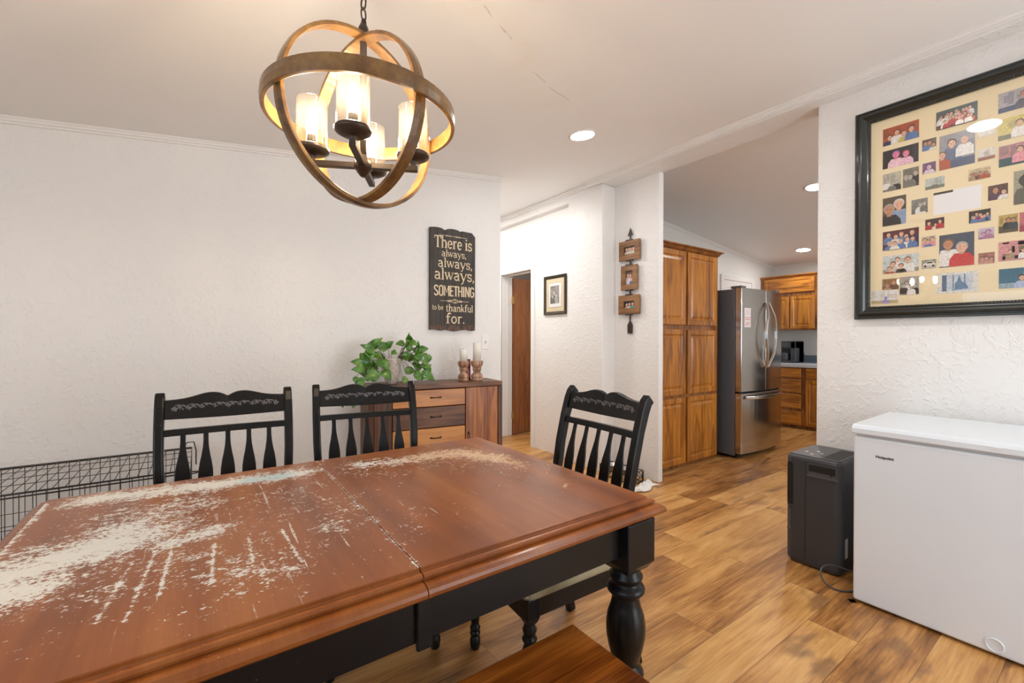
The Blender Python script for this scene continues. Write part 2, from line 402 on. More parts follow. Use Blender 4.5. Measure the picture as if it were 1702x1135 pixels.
# ------------------------------------------------------------------ mesh helper
class MB:
    def __init__(s, xf=None): s.bm = bmesh.new(); s.xf = xf
    def v(s, p):
        p = Vector(p)
        return s.bm.verts.new(s.xf @ p if s.xf else p)
    def f(s, vs, smooth=False):
        try:
            fc = s.bm.faces.new(vs); fc.smooth = smooth; return fc
        except ValueError: return None
    def hexa(s, c):
        vs = [s.v(p) for p in c]
        for q in ((0, 3, 2, 1), (4, 5, 6, 7), (0, 1, 5, 4), (1, 2, 6, 5), (2, 3, 7, 6), (3, 0, 4, 7)): s.f([vs[i] for i in q])
        return s
    def box(s, x0, x1, y0, y1, z0, z1):
        return s.hexa([(x0, y0, z0), (x1, y0, z0), (x1, y1, z0), (x0, y1, z0), (x0, y0, z1), (x1, y0, z1), (x1, y1, z1), (x0, y1, z1)])
    def prism(s, poly, d0, d1, plane='xy'):
        mp = {'xy': lambda a, b, d: (a, b, d), 'xz': lambda a, b, d: (a, d, b), 'yz': lambda a, b, d: (d, a, b)}[plane]
        A = [s.v(mp(a, b, d0)) for a, b in poly]; B = [s.v(mp(a, b, d1)) for a, b in poly]
        n = len(poly)
        s.f(A[::-1]); s.f(B)
        for i in range(n): s.f([A[i], A[(i + 1) % n], B[(i + 1) % n], B[i]])
        return s
    def loft(s, rings, closed=True, caps=True, smooth=False):
        R = [[s.v(p) for p in r] for r in rings]
        n = len(R[0])
        for a, b in zip(R, R[1:]):
            for i in range(n if closed else n - 1):
                s.f([a[i], a[(i + 1) % n], b[(i + 1) % n], b[i]], smooth)
        if caps and closed:
            s.f(R[0][::-1]); s.f(R[-1])
        return s
    def lathe(s, prof, c=(0, 0), n=20, smooth=True, caps=True, sx=1., sy=1.):
        rings = [[(c[0] + r * sx * math.cos(2 * PI * i / n), c[1] + r * sy * math.sin(2 * PI * i / n), z) for i in range(n)] for r, z in prof]
        return s.loft(rings, True, caps, smooth)
    def tube(s, pts, r, n=8, closed=False, smooth=True):
        pts = [Vector(p) for p in pts]; N = len(pts); rings = []
        up = Vector((0, 0, 1)); prev = None
        for i, p in enumerate(pts):
            if closed: d = pts[(i + 1) % N] - pts[i - 1]
            else: d = pts[min(i + 1, N - 1)] - pts[max(i - 1, 0)]
            d.normalize()
            if prev is None:
                a = up if abs(d.z) < .95 else Vector((1, 0, 0)); u = d.cross(a).normalized()
            else: u = (prev - d * prev.dot(d)).normalized()
            prev = u; w = d.cross(u)
            rr = r[i] if isinstance(r, (list, tuple)) else r
            rings.append([p + u * (rr * math.cos(2 * PI * k / n)) + w * (rr * math.sin(2 * PI * k / n)) for k in range(n)])
        if closed: rings.append(rings[0]); return s.loft(rings, True, False, smooth)
        return s.loft(rings, True, True, smooth)
    def strip(s, pts, w, h, up=(0, 0, 1)):
        """rectangular bar along a polyline"""
        up = Vector(up); pts = [Vector(p) for p in pts]; rings = []
        for i, p in enumerate(pts):
            d = (pts[min(i + 1, len(pts) - 1)] - pts[max(i - 1, 0)]).normalized()
            u = d.cross(up).normalized(); q = u.cross(d)
            rings.append([p - u * w / 2 - q * h / 2, p + u * w / 2 - q * h / 2, p + u * w / 2 + q * h / 2, p - u * w / 2 + q * h / 2])
        return s.loft(rings)
    def rects(s, w, h, prof, cap=True):
        """concentric rectangles in local xz facing -y: prof = (inset, y)"""
        rings = []
        for i, y in prof:
            rings.append([(i, y, i), (w - i, y, i), (w - i, y, h - i), (i, y, h - i)])
        R = [[s.v(p) for p in r] for r in rings]
        for a, b in zip(R, R[1:]):
            for k in range(4): s.f([a[k], a[(k + 1) % 4], b[(k + 1) % 4], b[k]])
        if cap: s.f(R[-1])
        return s
    def ball(s, c, r, n=10, m=6, sc=(1, 1, 1)):
        prof = [(max(1e-4, math.sin(PI * i / m)), -math.cos(PI * i / m)) for i in range(m + 1)]
        rings = [[(c[0] + r * sc[0] * a * math.cos(2 * PI * k / n), c[1] + r * sc[1] * a * math.sin(2 * PI * k / n), c[2] + r * sc[2] * z) for k in range(n)] for a, z in prof]
        return s.loft(rings, True, True, True)
    def build(s, name, mat, parent=None, bevel=0., seg=2, world=False, angle=40):
        me = bpy.data.meshes.new(name)
        bmesh.ops.recalc_face_normals(s.bm, faces=s.bm.faces)
        if world and parent is not None:
            bmesh.ops.translate(s.bm, verts=s.bm.verts, vec=-world_loc(parent))
        s.bm.to_mesh(me); s.bm.free()
        o = bpy.data.objects.new(name, me); COL.objects.link(o)
        for m in (mat if isinstance(mat, (list, tuple)) else [mat]): me.materials.append(m)
        if parent is not None: o.parent = parent
        if bevel:
            b = o.modifiers.new('bevel', 'BEVEL'); b.width = bevel; b.segments = seg; b.limit_method = 'ANGLE'; b.angle_limit = rad(angle)
        return o

def world_loc(o):
    v = Vector((0, 0, 0))
    while o is not None: v += o.location; o = o.parent
    return v
def thing(name, label, cat, loc=(0, 0, 0), rz=0., group=None):
    o = bpy.data.objects.new(name, None); o.empty_display_size = .1; COL.objects.link(o)
    o.location = loc; o.rotation_euler = (0, 0, rz); o['label'] = label; o['category'] = cat
    if group: o['group'] = group
    return o
def tag(o, label, cat, group=None):
    o['label'] = label; o['category'] = cat
    if group: o['group'] = group
    return o
def struct(o, label=None, cat=None):
    o['kind'] = 'structure'
    if label: o['label'] = label
    if cat: o['category'] = cat
    return o
def copy_tree(o, parent=None):
    c = o.copy(); COL.objects.link(c)
    if parent is not None: c.parent = parent
    for ch in list(o.children): copy_tree(ch, c)
    return c
def face_negx(x, y, z):   # local frame: +x -> world -y, -y -> world -x
    return Matrix.Translation((x, y, z)) @ Matrix.Rotation(-PI / 2, 4, 'Z')
def at(x, y, z, rz=0.): return Matrix.Translation((x, y, z)) @ Matrix.Rotation(rz, 4, 'Z')

# ------------------------------------------------------------------ setting
def zc(x): return 2.70 + .1106 * (x - 3.0)            # dining room ceiling
def zk(x): return 2.785 - .1027 * (x - 3.25)          # kitchen ceiling
XL, YB, YF = -2.3, -1.9, 6.3
struct(MB().box(XL - .1, 7.5, YB - .1, YF + .1, -.06, 0).build('floor', M['floor']), 'wide oak-look plank floor running from dining room into kitchen', 'floor')
mb = MB(); x0, x1 = XL - .1, 3.02
mb.hexa([(x0, YB - .1, zc(x0)), (x1, YB - .1, zc(x1)), (x1, YF, zc(x1)), (x0, YF, zc(x0)), (x0, YB - .1, zc(x0) + .06), (x1, YB - .1, zc(x1) + .06), (x1, YF, zc(x1) + .06), (x0, YF, zc(x0) + .06)])
struct(mb.build('ceiling', M['ceil']), 'sloped white dining room ceiling with hairline cracks', 'ceiling')
mb = MB(); x0, x1 = 3.2, 7.5
mb.hexa([(x0, YB - .1, zk(x0)), (x1, YB - .1, zk(x1)), (x1, YF, zk(x1)), (x0, YF, zk(x0)), (x0, YB - .1, zk(x0) + .06), (x1, YB - .1, zk(x1) + .06), (x1, YF, zk(x1) + .06), (x0, YF, zk(x0) + .06)])
struct(mb.build('ceiling', M['ceil']), 'sloped kitchen ceiling seen through the opening', 'ceiling')
# left wall with the sign, its thickness runs away from the room
YW = 3.15
mb = MB().prism([(XL, 0), (2.118, 0), (2.118, zc(2.118) + .01), (XL, zc(XL) + .01)], YW, YW + .1, 'xz')
struct(mb.build('wall_left', M['wall']), 'long white textured wall behind the chairs and sideboard', 'wall')
struct(MB().box(2.018, 2.118, YW + .1, YF, 0, 2.62).build('wall_hall_left', M['wall']), 'far side wall of the hallway', 'wall')
struct(MB().box(2.0, 7.5, YF, YF + .1, 0, 2.8).build('wall_hall_end', M['wall']), 'end wall of the hallway', 'wall')
# right wall with the large frame
struct(MB().box(3.10, 3.26, YB, 1.129, 0, 2.66).build('wall_right', M['wall'], bevel=.008), 'white textured wall with the large photo frame and freezer', 'wall')
# beam over the opening
mb = MB()
mb.prism([(YB, 2.652), (2.82, 2.648), (2.82, 2.80), (YB, 2.80)], 3.005, 3.25, 'yz')
struct(mb.build('beam', M['wall'], bevel=.006), 'white boxed beam above the kitchen opening', 'beam')
mb = MB().prism([(3.28, 2.585), (YF, 2.585), (YF, 2.80), (3.28, 2.80)], 3.03, 3.25, 'yz')
struct(mb.build('beam', M['wall'], bevel=.004), 'white header along the top of the hallway wall', 'beam')
struct(MB().box(3.03, 3.26, 2.83, 3.29, 0, 2.80).build('wall_pilaster', M['wall'], bevel=.006), 'thicker white wall section beside the hall wall', 'wall')
struct(MB().box(3.20, 3.26, 2.342, 2.83, 0, 2.652).build('wall_post', M['wall'], bevel=.006), 'narrow white wall end at the kitchen opening', 'wall')
# hall wall with a doorway
mb = MB()
mb.box(3.11, 3.26, 3.29, 3.975, 0, 2.8); mb.box(3.11, 3.26, 4.60, YF, 0, 2.8); mb.box(3.11, 3.26, 3.975, 4.60, 2.03, 2.8)
struct(mb.build('wall_hall_right', M['wall']), 'white hallway wall with the doorway', 'wall')
# exterior walls, with the windows that daylight the room
mb = MB()
mb.box(XL - .1, XL, YB, -1.6, 0, 2.3); mb.box(XL - .1, XL, 1.4, YW + .1, 0, 2.3)
mb.box(XL - .1, XL, -1.6, 1.4, 0, .75); mb.box(XL - .1, XL, -1.6, 1.4, 1.9, 2.3)
struct(mb.build('wall_window', M['wall']), 'outside wall with the wide window', 'wall')
mb = MB()
mb.prism([(XL - .1, 0), (1.3, 0), (1.3, 2.6), (XL - .1, 2.2)], YB - .1, YB, 'xz')
mb.prism([(2.95, 0), (3.3, 0), (3.3, 2.85), (2.95, 2.75)], YB - .1, YB, 'xz')
mb.prism([(1.3, 2.06), (2.95, 2.06), (2.95, 2.75), (1.3, 2.6)], YB - .1, YB, 'xz')
struct(mb.build('wall_rear', M['wall']), 'wall behind the camera with a patio door', 'wall')
mb = MB()
for a, b in ((-1.6, -1.56), (-.12, -.08), (1.36, 1.4)): mb.box(XL - .08, XL - .02, a, b, .75, 1.9)
mb.box(XL - .08, XL - .02, -1.6, 1.4, .75, .79); mb.box(XL - .08, XL - .02, -1.6, 1.4, 1.86, 1.9)
w = struct(mb.build('window_1', M['trim']), 'wide white framed window', 'window')
MB().box(XL - .055, XL - .05, -1.56, 1.36, .79, 1.86).build('pane', M['glass'], w)
mb = MB()
for a, b in ((1.3, 1.36), (2.10, 2.16), (2.89, 2.95)): mb.box(a, b, YB - .08, YB - .02, 0, 2.06)
mb.box(1.3, 2.95, YB - .08, YB - .02, 2.0, 2.06); mb.box(1.3, 2.95, YB - .08, YB - .02, 0, .06)
w = struct(mb.build('window_2', M['trim']), 'sliding patio door behind the camera', 'window')
MB().box(1.36, 2.89, YB - .055, YB - .05, .06, 2.0).build('pane', M['glass'], w)
portal((XL + .01, -.1, 1.32), (0, -PI / 2, 0), 1.1, 3.0)
portal((2.125, YB + .01, 1.03), (PI / 2, 0, 0), 1.65, 2.06)
# kitchen and back-room walls
struct(MB().box(3.26, 7.5, 3.30, 3.40, 0, 2.8).build('wall_kitchen_left', M['kwall']), 'kitchen wall behind pantry and fridge', 'wall')
struct(MB().box(7.35, 7.45, YB, 3.30, 0, 2.6).build('wall_kitchen_far', M['kwall']), 'far kitchen wall behind the counter', 'wall')
mb = MB(); mb.box(3.26, 3.8, YB - .1, YB, 0, 2.8); mb.box(6.6, 7.5, YB - .1, YB, 0, 2.6); mb.box(3.8, 6.6, YB - .1, YB, 0, .85); mb.box(3.8, 6.6, YB - .1, YB, 2.15, 2.75)
struct(mb.build('wall_kitchen_right', M['kwall']), 'kitchen wall with a window', 'wall')
mb = MB()
for a, b in ((3.8, 3.85), (5.17, 5.23), (6.55, 6.6)): mb.box(a, b, YB - .08, YB - .02, .85, 2.15)
mb.box(3.8, 6.6, YB - .08, YB - .02, .85, .9); mb.box(3.8, 6.6, YB - .08, YB - .02, 2.1, 2.15)
w = struct(mb.build('window_3', M['trim']), 'kitchen window', 'window')
MB().box(3.85, 6.55, YB - .055, YB - .05, .9, 2.1).build('pane', M['glass'], w)
portal((5.2, YB + .01, 1.5), (PI / 2, 0, 0), 2.8, 1.3)
struct(MB().box(5.6, 5.7, 3.4, YF, 0, 2.7).build('wall_back_room', M['wall']), 'white wall inside the room off the hallway', 'wall')
# mouldings: a sloped strip on the left wall, a stepped strip on the beam
def crown(p0, p1, prof, out, name='trim_1'):
    p0, p1 = Vector(p0), Vector(p1); out = Vector(out)
    r = [[p + out * a + Vector((0, 0, b)) for a, b in prof] for p in (p0, p1)]
    return struct(MB().loft(r).build(name, M['trim']), None)
CP = [(0, 0), (.022, 0), (.022, -.006), (.016, -.012), (.016, -.02), (.008, -.026), (.008, -.034), (0, -.036)]
crown((XL, YW, zc(XL)), (2.118, YW, zc(2.118)), CP, (0, -1, 0), 'trim_1')
CP2 = [(0, 0), (.028, 0), (.028, -.008), (.02, -.014), (.02, -.026), (.012, -.032), (.012, -.05), (0, -.052)]
crown((3.005, YB, 2.722), (3.005, 3.0, 2.700), CP2, (-1, 0, 0), 'trim_2')
crown((3.03, 3.0, 2.698), (3.03, YF, 2.694), [(a * .8, b * .8) for a, b in CP2], (-1, 0, 0), 'trim_3')
crown((3.26, 3.30, zk(3.26)), (7.35, 3.30, zk(7.35)), CP, (0, -1, 0), 'trim_4')
crown((7.35, YB, zk(7.35)), (7.35, 3.30, zk(7.35)), CP, (-1, 0, 0), 'trim_5')

# hallway door: casing, jamb, open leaf with hinges
mb = MB()
def casing_x(mb, x, ya, yb, z0, z1, w=.06, t=.014):
    for y0, y1 in ((ya - w, ya), (yb, yb + w)): mb.box(x - t, x, y0, y1, z0, z1 + w)
    mb.box(x - t, x, ya, yb, z1, z1 + w)
casing_x(mb, 3.11, 3.985, 4.59, 0, 2.02)
mb.box(3.10, 3.27, 3.965, 3.985, 0, 2.02); mb.box(3.10, 3.27, 4.59, 4.61, 0, 2.02); mb.box(3.10, 3.27, 3.965, 4.61, 2.02, 2.04)
mb.box(3.19, 3.20, 4.578, 4.59, 0, 2.02); mb.box(3.19, 3.20, 3.985, 4.59, 2.008, 2.02)
d1 = struct(mb.build('door_1', M['trim'], bevel=.003), 'white cased hallway doorway with a brown flush door standing open', 'door')
lf = MB(at(3.275, 4.588, 0, rad(7))); lf.box(0.012, .60, 0.0, .036, .012, 2.0)
lf = lf.build('door_leaf', M['flush'], d1, bevel=.002)
for z in (.25, 1.72):
    h = MB(); h.box(3.258, 3.289, 4.570, 4.59, z - .045, z + .045)
    h.lathe([(.006, z - .05), (.006, z + .05)], (3.279, 4.58), 10); h.build('hinge', M['brass'], lf)
# kitchen door behind the fridge
mb = MB(); YK = 3.30
for a, b in ((5.86, 5.93), (6.70, 6.77)): mb.box(a, b, YK - .02, YK, 0, 2.13)
mb.box(5.93, 6.70, YK - .02, YK, 2.06, 2.13)
d2 = struct(mb.build('door_2', M['trim'], bevel=.004), 'white kitchen door behind the fridge', 'door')
mb = MB(at(5.93, YK, 0)); mb.rects(.77, 2.06, [(0, 0), (0, -.006), (.10, -.006), (.11, -.001), (.13, -.001)]); mb.build('door_leaf', M['trim'], d2)
# ------------------------------------------------------------------ END SETTING
#@@OBJECTS
# ------------------------------------------------------------------ lamps in the ceilings
def recessed(x, y, zfn, slope, label, r=.078, axis=1):
    t = thing('recessed_light', label, 'ceiling light', (x, y, zfn(x)), 0., 'recessed ceiling lights')
    t.rotation_euler = (0, -math.atan(slope), 0)
    MB().lathe([(r + .016, -.0005), (r + .016, -.005), (r + .004, -.009), (r, -.007), (r, -.0005)], n=32, caps=False).build('trim_ring', M['trimflat'], t)
    MB().lathe([(.001, -.004), (r, -.004)], n=32, caps=False).build('lens', M['disc'], t)
    return t
recessed(2.12, 2.165, zc, .1106, 'round recessed light in dining ceiling near the hallway')
recessed(2.07, .56, zc, .1106, 'round recessed light above the freezer, reflected in the big frame')
recessed(6.642, 2.583, zk, -.1027, 'round recessed light in kitchen ceiling above the wall cabinets')
recessed(4.66, 1.71, zk, -.1027, 'round recessed kitchen light half hidden by the wall edge')
recessed(2.36, 3.75, zc, .1106, 'round recessed light in the hallway ceiling beside the doorway', .10)
recessed(2.45, 4.8, zc, .1106, 'added round ceiling light, unseen, brightening the far hallway', .10)  # extra lamp out of view, added to brighten the hallway walls
recessed(4.2, 3.95, zk, -.1027, 'added round ceiling light, unseen, lighting the room behind the brown door')  # lamp added out of view so the open door leaf is lit

# ------------------------------------------------------------------ dining table
TX, TY = .366, 1.312
tb = thing('dining_table', 'black-legged dining table with heavily worn brown top', 'table', (TX, TY, 0))
# edge profile: (outset, z) from the top face down to the underside
EP = [(0, .760), (.002, .7585), (.002, .7535), (.006, .7515), (.011, .7525), (.017, .7515), (.0205, .7475), (.0195, .7435), (.014, .7405), (.014, .7385), (.024, .7380), (.034, .7360), (.041, .7310), (.044, .7245), (.043, .7175), (.038, .7125), (.030, .710), (-.02, .709)]
XA, XB, YA, YBK = -.711, .711, -.478, .476
def half(xa, xb, out_left):
    """one leaf: profile runs round three sides, the seam side is a flat cut"""
    mb = MB(); rings = []
    for o, z in EP:
        if out_left: rings.append([(xa - o, YA - o, z), (xb, YA - o, z), (xb, YBK + o, z), (xa - o, YBK + o, z)])
        else: rings.append([(xa, YA - o, z), (xb + o, YA - o, z), (xb + o, YBK + o, z), (xa, YBK + o, z)])
    mb.loft(rings, True, True, False)
    return mb
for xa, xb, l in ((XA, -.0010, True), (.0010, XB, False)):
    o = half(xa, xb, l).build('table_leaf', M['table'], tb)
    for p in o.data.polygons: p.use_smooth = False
mb = MB()
ax0, ax1, ay0, ay1 = -.665, .665, -.485, .445
mb.box(ax0, ax1, ay0, ay0 + .02, .612, .7085); mb.box(ax0, ax1, ay1 - .02, ay1, .612, .7085)
mb.box(ax0, ax0 + .02, ay0, ay1, .612, .7085); mb.box(ax1 - .02, ax1, ay0, ay1, .612, .7085)
mb.build('apron', M['black'], tb, bevel=.002)
mb = MB(); mb.box(-.012, .022, -.496, -.484, .600, .7085); mb.build('apron_divider', M['black'], tb, bevel=.003)
LEG = [(.030, 0), (.036, .012), (.046, .035), (.050, .055), (.044, .080), (.036, .092), (.036, .100), (.046, .108), (.046, .118), (.034, .126),
       (.030, .140), (.034, .175), (.043, .215), (.050, .245), (.052, .258), (.046, .272), (.037, .284), (.0365, .289), (.041, .300), (.049, .330), (.0555, .365), (.0565, .395),
       (.052, .425), (.043, .450), (.038, .462), (.038, .468), (.046, .472), (.0535, .480), (.0545, .488), (.050, .497), (.042, .502), (.040, .508), (.043, .515), (.048, .520), (.048, .526), (.040, .534), (.040, .545)]
LEG = [(r, z if z < .455 else z + .014) for r, z in LEG]
def table_leg(x, y):
    mb = MB(); mb.lathe(LEG, (x, y), 28)
    b = .0575
    rr = [(.72, .560), (1., .584), (1., .7085)]
    mb.loft([[(x - b * k, y - b * k, z), (x + b * k, y - b * k, z), (x + b * k, y + b * k, z), (x - b * k, y + b * k, z)] for k, z in rr])
    return mb.build('leg', M['black'], tb, bevel=.003, angle=50)
for x in (-.652, .652):
    for y in (-.457, .417): table_leg(x, y)

# ------------------------------------------------------------------ dining chairs: local front is -y, rear feet at y=0
CL = [(.014, 0), (.018, .008), (.021, .03), (.020, .045), (.014, .055), (.020, .060), (.021, .068), (.015, .075), (.020, .080), (.021, .088), (.015, .095),
      (.016, .11), (.021, .16), (.024, .20), (.025, .225), (.018, .245), (.016, .25), (.023, .258), (.025, .266), (.018, .275), (.021, .285), (.024, .295), (.018, .305), (.018, .315)]
def make_chair(label):
    t = thing('dining_chair', label, 'chair', group='black dining chairs with bottle-shaped slats')
    # rear posts swept back with a scrolled top
    SP = [(0, 0), (-.035, .15), (-.066, .30), (-.080, .44), (-.078, .56), (-.066, .66), (-.045, .77), (-.018, .88), (.006, .955), (.020, .985), (.036, 1.000)]
    def back_y(z):
        for (a, b), (c, d) in zip(SP, SP[1:]):
            if b <= z <= d: return a + (c - a) * (z - b) / (d - b)
        return SP[-1][0]
    for s in (-1, 1):
        mb = MB(); rings = []
        for i, (y, z) in enumerate(SP):
            x = s * (.195 + .022 * min(1, max(0, (z - .3) / .5)))
            a = SP[max(i - 1, 0)]; b = SP[min(i + 1, len(SP) - 1)]
            d = Vector((0, b[0] - a[0], b[1] - a[1])).normalized(); q = Vector((0, d.z, -d.y))
            wd = .0155; dp = .019 + (.002 if z > .9 else 0)
            c = Vector((x, y, z))
            rings.append([c + Vector((-wd, 0, 0)) - q * dp, c + Vector((wd, 0, 0)) - q * dp, c + Vector((wd, 0, 0)) + q * dp, c + Vector((-wd, 0, 0)) + q * dp])
        c = Vector((s * .217, .047, 1.004))
        mb.loft(rings).build('back_post', M['black'], t, bevel=.006, seg=3, angle=60)
    for s in (-1, 1):
        mb = MB(); x, y = s * .193, -.485
        mb.lathe(CL, (x, y), 18)
        b = .024
        mb.loft([[(x - b * k, y - b * k, z), (x + b * k, y - b * k, z), (x + b * k, y + b * k, z), (x - b * k, y + b * k, z)] for k, z in ((.7, .315), (1, .335), (1, .398))])
        mb.build('leg', M['black'], t, bevel=.002, angle=50)
    # seat frame and woven seat
    mb = MB()
    mb.prism([(-.19, -.487), (.19, -.487), (.19, -.507), (-.19, -.507)], .325, .398)
    mb.prism([(-.17, -.085), (.17, -.085), (.17, -.065), (-.17, -.065)], .335, .398)
    for s in (-1, 1): mb.prism([(s * .200, -.49), (s * .182, -.07), (s * .164, -.07), (s * .180, -.49)], .325, .398)
    mb.build('seat_frame', M['black'], t, bevel=.002)
    rings = []
    for k, z in ((1., .3985), (1.012, .408), (1.0, .422), (.93, .434), (.75, .442), (.4, .445)):
        r = []
        for cx, cy, a0 in ((.19, -.485, -90), (.175, -.11, 0), (-.175, -.11, 90), (-.19, -.485, 180)):
            for i in range(5):
                a = rad(a0 + i * 22.5); r.append(((cx + .028 * math.cos(a)) * k, (cy + .3 + .028 * math.sin(a)) * k - .3, z))
        rings.append(r)
    MB().loft(rings, True, True, True).build('seat_cushion', M['weave'], t)
    # crest rail with a double hump
    mb = MB(); N = 28; top = []; bot = []
    for i in range(N + 1):
        u = i / N; x = -.203 + .406 * u; a = abs(u - .5) * 2
        hump = .023 * math.exp(-((a - .27) / .33) ** 2) - .007 * math.exp(-(a / .07) ** 2)
        top.append((x, .984 + hump)); bot.append((x, .914 - .005 * math.sin(PI * u)))
    curve = lambda x: .016 * (1 - (x / .21) ** 2)
    lean = lambda z: back_y(z)
    A = []; B = []
    for (x, z1), (_, z0) in zip(top, bot):
        A.append([(x, lean(z0) + curve(x) - .010, z0), (x, lean(z0) + curve(x) + .010, z0), (x, lean(min(z1, .97)) + curve(x) + .010, z1), (x, lean(min(z1, .97)) + curve(x) - .010, z1)])
    cr = MB().loft(A).build('crest_rail', M['black'], t, bevel=.003, angle=50)
    mb = MB()
    for k in range(17):
        x = -.172 + .0215 * k; z = .950; y = lean(z) + curve(x) - .0112
        if k % 2 == 0:
            for a in range(5):
                q = 2 * PI * a / 5 + .3
                mb.ball((x + .0068 * math.cos(q), y, z + .0068 * math.sin(q)), .0042, 6, 4, (1, .7, 1))
            mb.ball((x, y - .002, z), .0032, 6, 4)
        else:
            for s in (-1, 1):
                mb.tube([(x + s * (.004 + .0095 * math.cos(2 * PI * j / 9)), y, z + s * .004 + .0105 * math.sin(2 * PI * j / 9)) for j in range(8)], .0017, 5)
                mb.ball((x + s * .009, y, z - s * .011), .0042, 6, 4, (1.5, .6, .7))
                mb.tube([(x - .021 + .042 * j / 8, y, z + s * (.013 + .004 * math.sin(PI * j / 4))) for j in range(9)], .0012, 4)
    mb.build('carving', M['carve'], cr)
    # lower rail, slats
    mb = MB()
    mb.loft([[(x, lean(.852) + curve(x) * .7 - .009, .852), (x, lean(.852) + curve(x) * .7 + .009, .852), (x, lean(.876) + curve(x) * .7 + .009, .876), (x, lean(.876) + curve(x) * .7 - .009, .876)] for x in [-.203 + .406 * i / 10 for i in range(11)]])
    mb.build('back_rail', M['black'], t, bevel=.002, angle=50)
    mb = MB(); mb.box(-.2, .2, lean(.53) - .009, lean(.53) + .009, .51, .55); mb.build('back_rail', M['black'], t, bevel=.002)
    SW = [(.0085, .856), (.0085, .825), (.010, .800), (.0145, .770), (.0195, .745), (.0235, .715), (.0245, .690), (.0235, .655), (.0205, .61), (.0185, .57), (.0175, .545)]
    for k in range(5):
        x = -.144 + .072 * k
        rings = []
        for w, z in SW:
            u = (z - .545) / .297; y = lean(z) + curve(x) * (.2 + .5 * u)
            rings.append([(x - w, y - .005, z), (x + w, y - .005, z), (x + w, y + .005, z), (x - w, y + .005, z)])
        MB().loft(rings).build('slat', M['black'], t, bevel=.002, angle=50)
    return t
ch = make_chair('black slat-back chair at far side of table, nearest the dog crate')
ch.location = (.101, 2.115, 0); ch.rotation_euler = (0, 0, rad(-2.5))
c2 = copy_tree(ch); c2['label'] = 'black slat-back chair in front of the sideboard and potted plant'
c2.location = (.652, 2.105, 0); c2.rotation_euler = (0, 0, rad(-9))
c3 = copy_tree(ch); c3['label'] = 'black slat-back chair at table end by the kitchen opening'
c3.location = (1.364, 1.275, 0); c3.rotation_euler = (0, 0, rad(-90 - 4))

# ------------------------------------------------------------------ bench
b = thing('bench', 'dark mahogany topped bench on the near side of the table', 'bench', (.315, .70, 0))
mb = MB(); mb.box(-.505, .505, -.165, .168, .432, .46); mb.build('bench_top', M['bench'], b, bevel=.004)
mb = MB(); mb.box(-.445, .445, -.125, .13, .36, .4315); mb.build('apron', M['black'], b, bevel=.002)
for x in (-.465, .465):
    for y in (-.125, .128):
        mb = MB(); mb.lathe(CL, (x, y), 16); mb.box(x - .024, x + .024, y - .024, y + .024, .315, .4315); mb.build('leg', M['black'], b)

# ------------------------------------------------------------------ chandelier
CX, CY = .3765, 1.243
c = thing('chandelier', 'orb chandelier of three wooden rings with four glass candle shades', 'chandelier', (CX, CY, zc(CX)))
z0 = -zc(CX)
HZ = 1.826   # centre of the orb
MB().lathe([(.001, -.028), (.03, -.026), (.055, -.014), (.06, -.001)], n=24).build('canopy', M['iron'], c)
mb = MB(); z = -.028; k = 0
while zc(CX) + z > 2.095:
    pts = []
    for i in range(14):
        a = 2 * PI * i / 14; u = .0085 * math.cos(a); w = .018 * math.sin(a)
        pts.append((u * math.cos(k * PI / 2 + .5), u * math.sin(k * PI / 2 + .5), z - .018 + w))
    mb.tube(pts, .0023, 6, True); z -= .0305; k += 1
mb.build('chain', M['iron'], c)
mb = MB(); mb.lathe([(.004, z0 + 1.70), (.009, z0 + 1.701), (.009, z0 + 2.045), (.014, z0 + 2.05), (.014, z0 + 2.08), (.005, z0 + 2.10)], n=14); mb.build('rod', M['iron'], c)
def ring(r, wid, thick, mtx):
    mb = MB(mtx); rings = []; N = 72
    for i in range(N):
        a = 2 * PI * i / N; ca, sa = math.cos(a), math.sin(a)
        rings.append([(q * ca, q * sa, h) for q, h in ((r - thick, -wid / 2), (r, -wid / 2), (r + .002, 0), (r, wid / 2), (r - thick, wid / 2))])
    rings.append(rings[0]); mb.loft(rings, True, False)
    o = mb.build('ring', M['ring'], c, bevel=.0015, angle=50)
    return o
T0 = Matrix.Translation((0, 0, z0 + HZ))
ring(.251, .040, .011, Matrix.Translation((0, 0, z0 + 1.836)))
ring(.236, .034, .010, T0 @ Matrix.Rotation(rad(18), 4, 'Z') @ Matrix.Rotation(PI / 2, 4, 'X'))
ring(.226, .034, .010, T0 @ Matrix.Rotation(rad(110), 4, 'Z') @ Matrix.Rotation(PI / 2, 4, 'X'))
mb = MB(); zz = z0 + 1.70
mb.lathe([(.006, zz - .03), (.012, zz - .024), (.018, zz - .012), (.026, zz - .008), (.026, zz + .012), (.014, zz + .02), (.010, zz + .03)], n=18); mb.build('hub', M['iron'], c)
